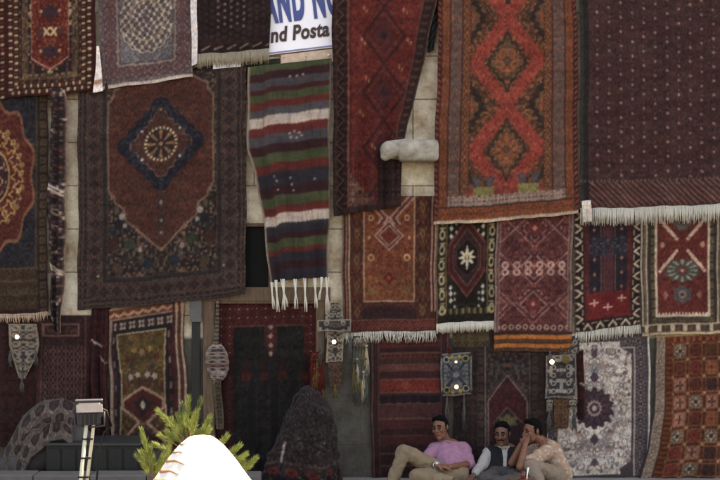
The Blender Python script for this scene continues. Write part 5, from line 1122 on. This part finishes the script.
# ------------------------------------------------------------------ people
def hand(mb, w, d, n, side, curl=.5, k=1.0):
    """w wrist, d along the palm, n out of the back of the hand, side: +1 thumb towards n x d"""
    d = d.normalized(); n = (n - d * n.dot(d)).normalized(); s = n.cross(d) * side
    for i, (o_, L_, cu) in enumerate(((.028, .072, .8), (.009, .08, .95), (-.01, .075, 1.05), (-.028, .058, 1.2))):
        kn = w + d * (.085 - .006 * abs(i - 1)) * k + s * o_ * k; mb.capsule(w + s * o_ * .5 * k + d * .01, .014 * k, kn, .0115 * k, 8)
        p = kn; dd = d.copy(); an = curl * cu
        for sg_, rr in ((.46, .0095), (.32, .0085), (.24, .0075)):
            dd = (dd * math.cos(an * .7) - n * math.sin(an * .7)).normalized() if True else dd
            nn = dd.cross(s * side).normalized(); q = p + dd * L_ * sg_ * k; mb.capsule(p, rr * k, q, rr * k * .93, 8); p = q
            n_ = n
        # bends accumulate through dd
    t0_ = w + d * .025 * k + s * .02 * k; t1 = t0_ + (d * .6 + s * .75 - n * .25).normalized() * .04 * k; t2 = t1 + (d * .9 + s * .25 - n * .4).normalized() * .03 * k
    mb.capsule(t0_, .013 * k, t1, .011 * k, 8); mb.capsule(t1, .011 * k, t2, .0085 * k, 8)

def person(label, J, fwd, up, skin, shirt, trousers, vest=None, sleeve=1.0, moustache=False, group='men sitting below the rugs', collar=None, hand_n=None):
    V3 = {k: Vector(v) for k, v in J.items() if k != 'curl'}
    fwd = Vector(fwd).normalized(); up = Vector(up).normalized(); up = (up - fwd * up.dot(fwd)).normalized(); rt = fwd.cross(up)
    root = empty('person', (V3['pelvis'].x, V3['pelvis'].y, .12), label, 'person', None)
    h = V3['head']; b = MB()
    def hp(f_, u_, r_=0): return h + fwd * f_ + up * u_ + rt * r_
    rot = Matrix((rt, fwd, up)).transposed()
    b.ball(hp(-.012, .022), .1, .76, .95, 1.0, rot); b.ball(hp(.022, -.035), .08, .78, .85, .95, rot)
    b.capsule(hp(.05, -.075), .042, hp(.066, -.1), .024); b.capsule(hp(.03, -.075, .03), .03, hp(.05, -.095, .012), .024); b.capsule(hp(.03, -.075, -.03), .03, hp(.05, -.095, -.012), .024)
    b.capsule(hp(.083, .018), .011, hp(.112, -.026), .0165, 10); b.capsule(hp(.1, -.03, .01), .01, hp(.1, -.03, -.01), .01, 8)
    b.capsule(hp(.078, .026, .045), .013, hp(.084, .028, .012), .012, 8); b.capsule(hp(.078, .026, -.045), .013, hp(.084, .028, -.012), .012, 8)
    b.capsule(hp(.07, -.02, .042), .022, hp(.066, -.03, .04), .02, 10); b.capsule(hp(.07, -.02, -.042), .022, hp(.066, -.03, -.04), .02, 10)
    b.capsule(hp(.084, -.058, .018), .011, hp(.088, -.056, -.0), .012, 8); b.capsule(hp(.084, -.058, -.018), .011, hp(.088, -.056, 0), .012, 8)
    for s in (-1, 1): b.ball(hp(-.012, .0, s * .08), .03, .35, .6, 1.05, rot, seg=12)
    nk = V3['neck']; b.capsule(hp(-.02, -.05), .055, nk, .06); b.capsule(nk, .058, V3['chest'].lerp(nk, .35), .062)
    b.chain((V3['chest'].lerp(nk, .2), .06), (V3['chest'], .085), (V3['pelvis'], .1))
    for s in 'LR':
        b.chain((nk + (V3['sh' + s] - nk) * .3, .065), (V3['sh' + s], .052), (V3['el' + s], .042), (V3['wr' + s], .028))
        d = V3['wr' + s] - V3['el' + s]; hd = Vector(J.get('hd' + s, tuple(d))); hn = Vector(J.get('hn' + s, (0, -.3, 1)))
        hand(b, V3['wr' + s], hd, hn, 1 if s == 'L' else -1, J.get('curl', .55))
        b.chain((V3['hp' + s], .085), (V3['kn' + s], .058), (V3['an' + s], .04)); b.capsule(V3['an' + s], .038, V3['to' + s], .03)
    b.fused('body', skin, root, voxel=.0062, smooth=3)
    for s in (-1, 1):
        MB().ball(hp(.083, .004, s * .031), .0105, seg=12).build('eye', M['eye'], root); MB().capsule(hp(.088, .03, s * .046), .005, hp(.095, .034, s * .016), .0055, 8).build('eyebrow', M['hair'], root)
    hb = MB(); hb.ball(hp(-.03, .036), .1, .84, .93, .98, rot); hb.capsule(hp(-.06, -.02), .062, hp(-.06, -.05), .05); hb.capsule(hp(.035, .1, .03), .03, hp(.03, .1, -.04), .032)
    for s in (-1, 1): hb.capsule(hp(.0, .03, s * .066), .02, hp(.008, -.015, s * .07), .009, 8)
    hb.fused('hair', M['hair'], root, voxel=.008, smooth=2)
    if moustache:
        mm = MB(); mm.capsule(hp(.098, -.044, 0), .009, hp(.084, -.054, .034), .006, 8); mm.capsule(hp(.098, -.044, 0), .009, hp(.084, -.054, -.034), .006, 8); mm.fused('moustache', M['hair'], root, voxel=.004, smooth=1)
        mm = MB(); mm.capsule(hp(.09, -.064, .014), .005, hp(.09, -.064, -.014), .005, 8); mm.build('lips', M['lip'], root)
    else:
        mm = MB(); mm.capsule(hp(.09, -.056, .018), .006, hp(.096, -.056, 0), .0065, 8); mm.capsule(hp(.09, -.056, -.018), .006, hp(.096, -.056, 0), .0065, 8); mm.build('lips', M['lip'], root)
    c = MB(); P, C = V3['pelvis'], V3['chest']; ax = (V3['shL'] - V3['shR']).normalized()
    for s in (-1, 1): c.chain((C + ax * s * .055 + (nk - C) * .25, .112), (P.lerp(C, .5) + ax * s * .055, .115), (P + ax * s * .05, .118))
    c.capsule(V3['shL'], .075, V3['shR'], .075); c.capsule(nk - (nk - C) * .28, .07, C, .125); c.capsule(C, .125, P, .125)
    for s in 'LR':
        E, S, W = V3['el' + s], V3['sh' + s], V3['wr' + s]
        if sleeve >= 1: c.chain((S, .073), (E, .058), (E.lerp(W, min(1, sleeve - 1 + .0)), .046 if sleeve > 1.2 else .056))
        else: c.chain((S, .075), (S.lerp(E, sleeve), .066))
    c.fused('shirt', shirt, root, voxel=.009, smooth=3)
    cl = MB(); r0 = (nk - C).normalized(); cc = nk - r0 * .018 + fwd * .006; a_ = rt; f2 = r0.cross(a_)
    ring = [cc + (a_ * math.cos(t) * .074 - f2 * math.sin(t) * .078) + r0 * (.012 * -math.sin(t)) for t in (math.pi * 2 * k / 20 for k in range(21))]
    cl.tube(ring, .014, n=8)
    front = cc + fwd * .075
    for s in (-1, 1): cl.capsule(front + rt * s * .018 + r0 * .004, .014, front + rt * s * .05 - r0 * .055 + fwd * .012, .008, 8)
    cl.fused('collar', collar or shirt, root, voxel=.006, smooth=2)
    if vest:
        c = MB()
        for s in (-1, 1): c.chain((C + ax * s * .068 + (nk - C) * .18, .12), (P.lerp(C, .5) + ax * s * .052, .128), (P + ax * s * .05, .128))
        c.capsule(V3['shL'] * .82 + nk * .18, .08, V3['shR'] * .82 + nk * .18, .08)
        c.capsule(V3['shL'], .08, V3['elL'], .068); c.capsule(V3['elL'], .068, V3['elL'].lerp(V3['wrL'], .9), .052)
        c.fused('waistcoat', vest, root, voxel=.009, smooth=3)
    t = MB()
    t.capsule(V3['hpL'], .112, V3['hpR'], .112); t.capsule(P, .122, P + (C - P) * .12, .122)
    for s in 'LR': t.chain((V3['hp' + s], .106), (V3['kn' + s], .073), (V3['kn' + s].lerp(V3['an' + s], .92), .062))
    t.fused('trousers', trousers, root, voxel=.009, smooth=3)
    for s in 'LR':
        A, T = V3['an' + s], V3['to' + s]; d = (T - A); d.z = 0; d.normalize(); sh = MB(); sh.capsule(A - d * .03 - Vector((0, 0, .02)), .042, T, .036); sh.capsule(A, .046, A - Vector((0, 0, .03)), .044)
        sh.fused('shoe', M['leather'], root, voxel=.008, smooth=2)
    return root
def g(x, y, d): return tuple(pt(x, y, d))
p1 = person('man in pink shirt and khaki trousers leaning back with one knee raised', dict(
    head=g(440, 428, -.36), neck=g(446, 442.5, -.29), chest=g(449, 455, -.36), pelvis=g(453, 475, -.62),
    shL=g(464, 449, -.31), shR=g(434, 449.5, -.36), elL=g(470, 464, -.5), wrL=g(450, 467, -.86), elR=g(424, 462, -.52), wrR=g(437, 465.5, -.9), hdL=(-.9, -.1, .05), hdR=(.9, -.2, -.05), hnL=(0, -.5, .9), hnR=(0, -.4, 1),
    hpL=g(458, 476, -.68), hpR=g(446, 475, -.68), knR=g(404, 451, -.86), anR=g(392, 483, -.9), toR=(g(386, 486, -1.05)[0], -1.06, .155), knL=g(416, 476, -1.02), anL=g(452, 482, -1.16), toL=g(462, 484, -1.22)),
    (-.42, -.9, .0), (-.12, .12, 1), M['skin'], M['pink_shirt'], M['khaki'], sleeve=1.05)
wt = MB(); wv = pt(437, 465.5, -.9); ev = pt(424, 462, -.52); dv = (wv - ev).normalized(); cw = wv - dv * .02; aa = dv.orthogonal().normalized(); bb = dv.cross(aa)
wt.tube([cw + (aa * math.cos(t) + bb * math.sin(t)) * .033 for t in (2 * math.pi * k / 16 for k in range(17))], .006, n=6); wt.capsule(cw + Vector((0, -.03, .02)), .016, cw + Vector((0, -.034, .022)), .016, 10)
wo = wt.build('wristwatch', M['steel'], p1)
p2 = person('man with moustache in a dark waistcoat over a white shirt, sitting in the middle', dict(
    head=g(502, 434, -.40), neck=g(504, 447, -.33), chest=g(503, 459, -.36), pelvis=g(503, 477, -.5),
    shL=g(521, 454, -.33), shR=g(489, 454, -.36), elL=g(527, 472, -.5), wrL=g(512, 478, -.72), elR=g(481, 467, -.52), wrR=g(474, 475, -.7), hdR=(-.5, -.7, -.3), hnR=(0, -.5, 1), hnL=(0, -.4, 1),
    hpL=g(510, 477, -.56), hpR=g(496, 477, -.56), knR=g(484, 480, -.92), anR=g(512, 484, -1.0), toR=g(522, 485, -1.06), knL=g(518, 480, -.92), anL=g(494, 484, -1.1), toL=g(484, 485, -1.16)),
    (-.3, -.92, -.05), (-.03, .08, 1), M['skin_tan'], M['white_shirt'], M['grey_cloth'], vest=M['navy_cloth'], sleeve=1.85, moustache=True)
p3 = person('man in orange patterned short sleeved shirt hunched forward, hands at his mouth', dict(
    head=g(532, 431, -.56), neck=g(542, 442, -.5), chest=g(551, 453, -.48), pelvis=g(560, 475, -.45),
    shL=g(547, 452, -.66), shR=g(537, 450, -.36), elL=g(520, 467, -.84), wrL=g(525, 446, -.73), elR=g(512, 463, -.62), wrR=g(521, 444.5, -.67), hdL=(.04, .08, .2), hdR=(.08, -.02, .2), hnL=(-.3, -1, .0), hnR=(-1, .3, 0.1), curl=.6,
    hpL=g(557, 476, -.56), hpR=g(553, 477, -.36), knL=g(531, 466, -.86), anL=g(540, 484, -.96), toL=g(529, 485, -1.08), knR=g(522, 474, -.62), anR=g(532, 484, -.72), toR=g(521, 485, -.8)),
    (-.86, -.5, -.08), (-.12, -.02, 1), M['skin'], M['floral'], M['beige_cloth'], sleeve=.62)

# tea glass on a low stool in front of the men
st = empty('low_stool', pt(523, 480, -1.35), 'low wooden stool carrying a tea glass, in front of the seated men', 'stool'); st.location.z = .12
zt = pt(523, 479.5, -1.35).z; X = st.location.x
MB().box(X - .13, X + .13, -1.48, -1.22, zt - .03, zt, .006).build('seat', M['brown_wood'], st, smooth=False)
for sx in (-1, 1):
    for sy_ in (-1, 1): MB().box(X + sx * .1 - .015, X + sx * .1 + .015, -1.35 + sy_ * .1 - .015, -1.35 + sy_ * .1 + .015, .122, zt - .031, .003).build('leg', M['brown_wood'], st, smooth=False)
tg = empty('tea_glass', (X + .005, -1.4, zt), 'small glass of red tea with a white spoon on a red rimmed saucer', 'glass')
o = MB(); o.tube([(X + .005, -1.4, zt + .001), (X + .005, -1.4, zt + .006), (X + .005, -1.4, zt + .012)], [.03, .048, .055], n=24); o.build('saucer', M['red_rim'], tg)
o = MB(); o.tube([(X - .005, -1.4, zt + .013), (X - .005, -1.4, zt + .03), (X - .005, -1.4, zt + .05), (X - .005, -1.4, zt + .085)], [.018, .026, .019, .027], n=20); o.build('glass', M['tea'], tg)
o = MB(); o.tube([(X + .03, -1.41, zt + .014), (X + .034, -1.405, zt + .06), (X + .045, -1.4, zt + .125)], [.008, .007, .009], n=8); o.build('spoon', M['porcelain'], tg)

# ------------------------------------------------------------------ camera, light
cam = bpy.data.cameras.new('camera'); co_ = bpy.data.objects.new('camera', cam); COL.objects.link(co_)
co_.location = (0, -CAMD, CAMZ); co_.rotation_euler = (R(90), 0, 0)
cam.sensor_width = 36; cam.lens = 36 * CAMD / (FW / K); cam.clip_end = 2000; cam.clip_start = .1
SC.camera = co_
EL, AZ = 58.0, 52.0          # sun behind the building, to the right
w = bpy.data.worlds.new('World'); SC.world = w; w.use_nodes = True; nt = w.node_tree
bg = nt.nodes['Background']; sky = nt.nodes.new('ShaderNodeTexSky'); sky.sky_type = 'NISHITA'; sky.sun_disc = False
sky.sun_elevation = R(EL); sky.sun_rotation = R(AZ); sky.dust_density = 2.5; sky.air_density = 1.0; sky.altitude = 800
nt.links.new(sky.outputs[0], bg.inputs[0]); bg.inputs[1].default_value = .15
sl = bpy.data.lights.new('sun', 'SUN'); sl.energy = 4.0; sl.angle = R(.53); sl.color = (1, .95, .86)
so = bpy.data.objects.new('sun', sl); COL.objects.link(so)
ts = Vector((math.cos(R(EL)) * math.sin(R(AZ)), math.cos(R(EL)) * math.cos(R(AZ)), math.sin(R(EL))))
so.rotation_euler = ts.to_track_quat('Z', 'Y').to_euler(); so.location = ts * 30
vs = SC.view_settings; SC.display_settings.display_device = 'sRGB'
vs.view_transform = 'Standard'; vs.look = 'None'; vs.gamma = 1; vs.exposure = 2.15
vs.use_white_balance = True; vs.white_balance_temperature = 10000; vs.white_balance_tint = 16
SC.cycles.filter_width = 1.6
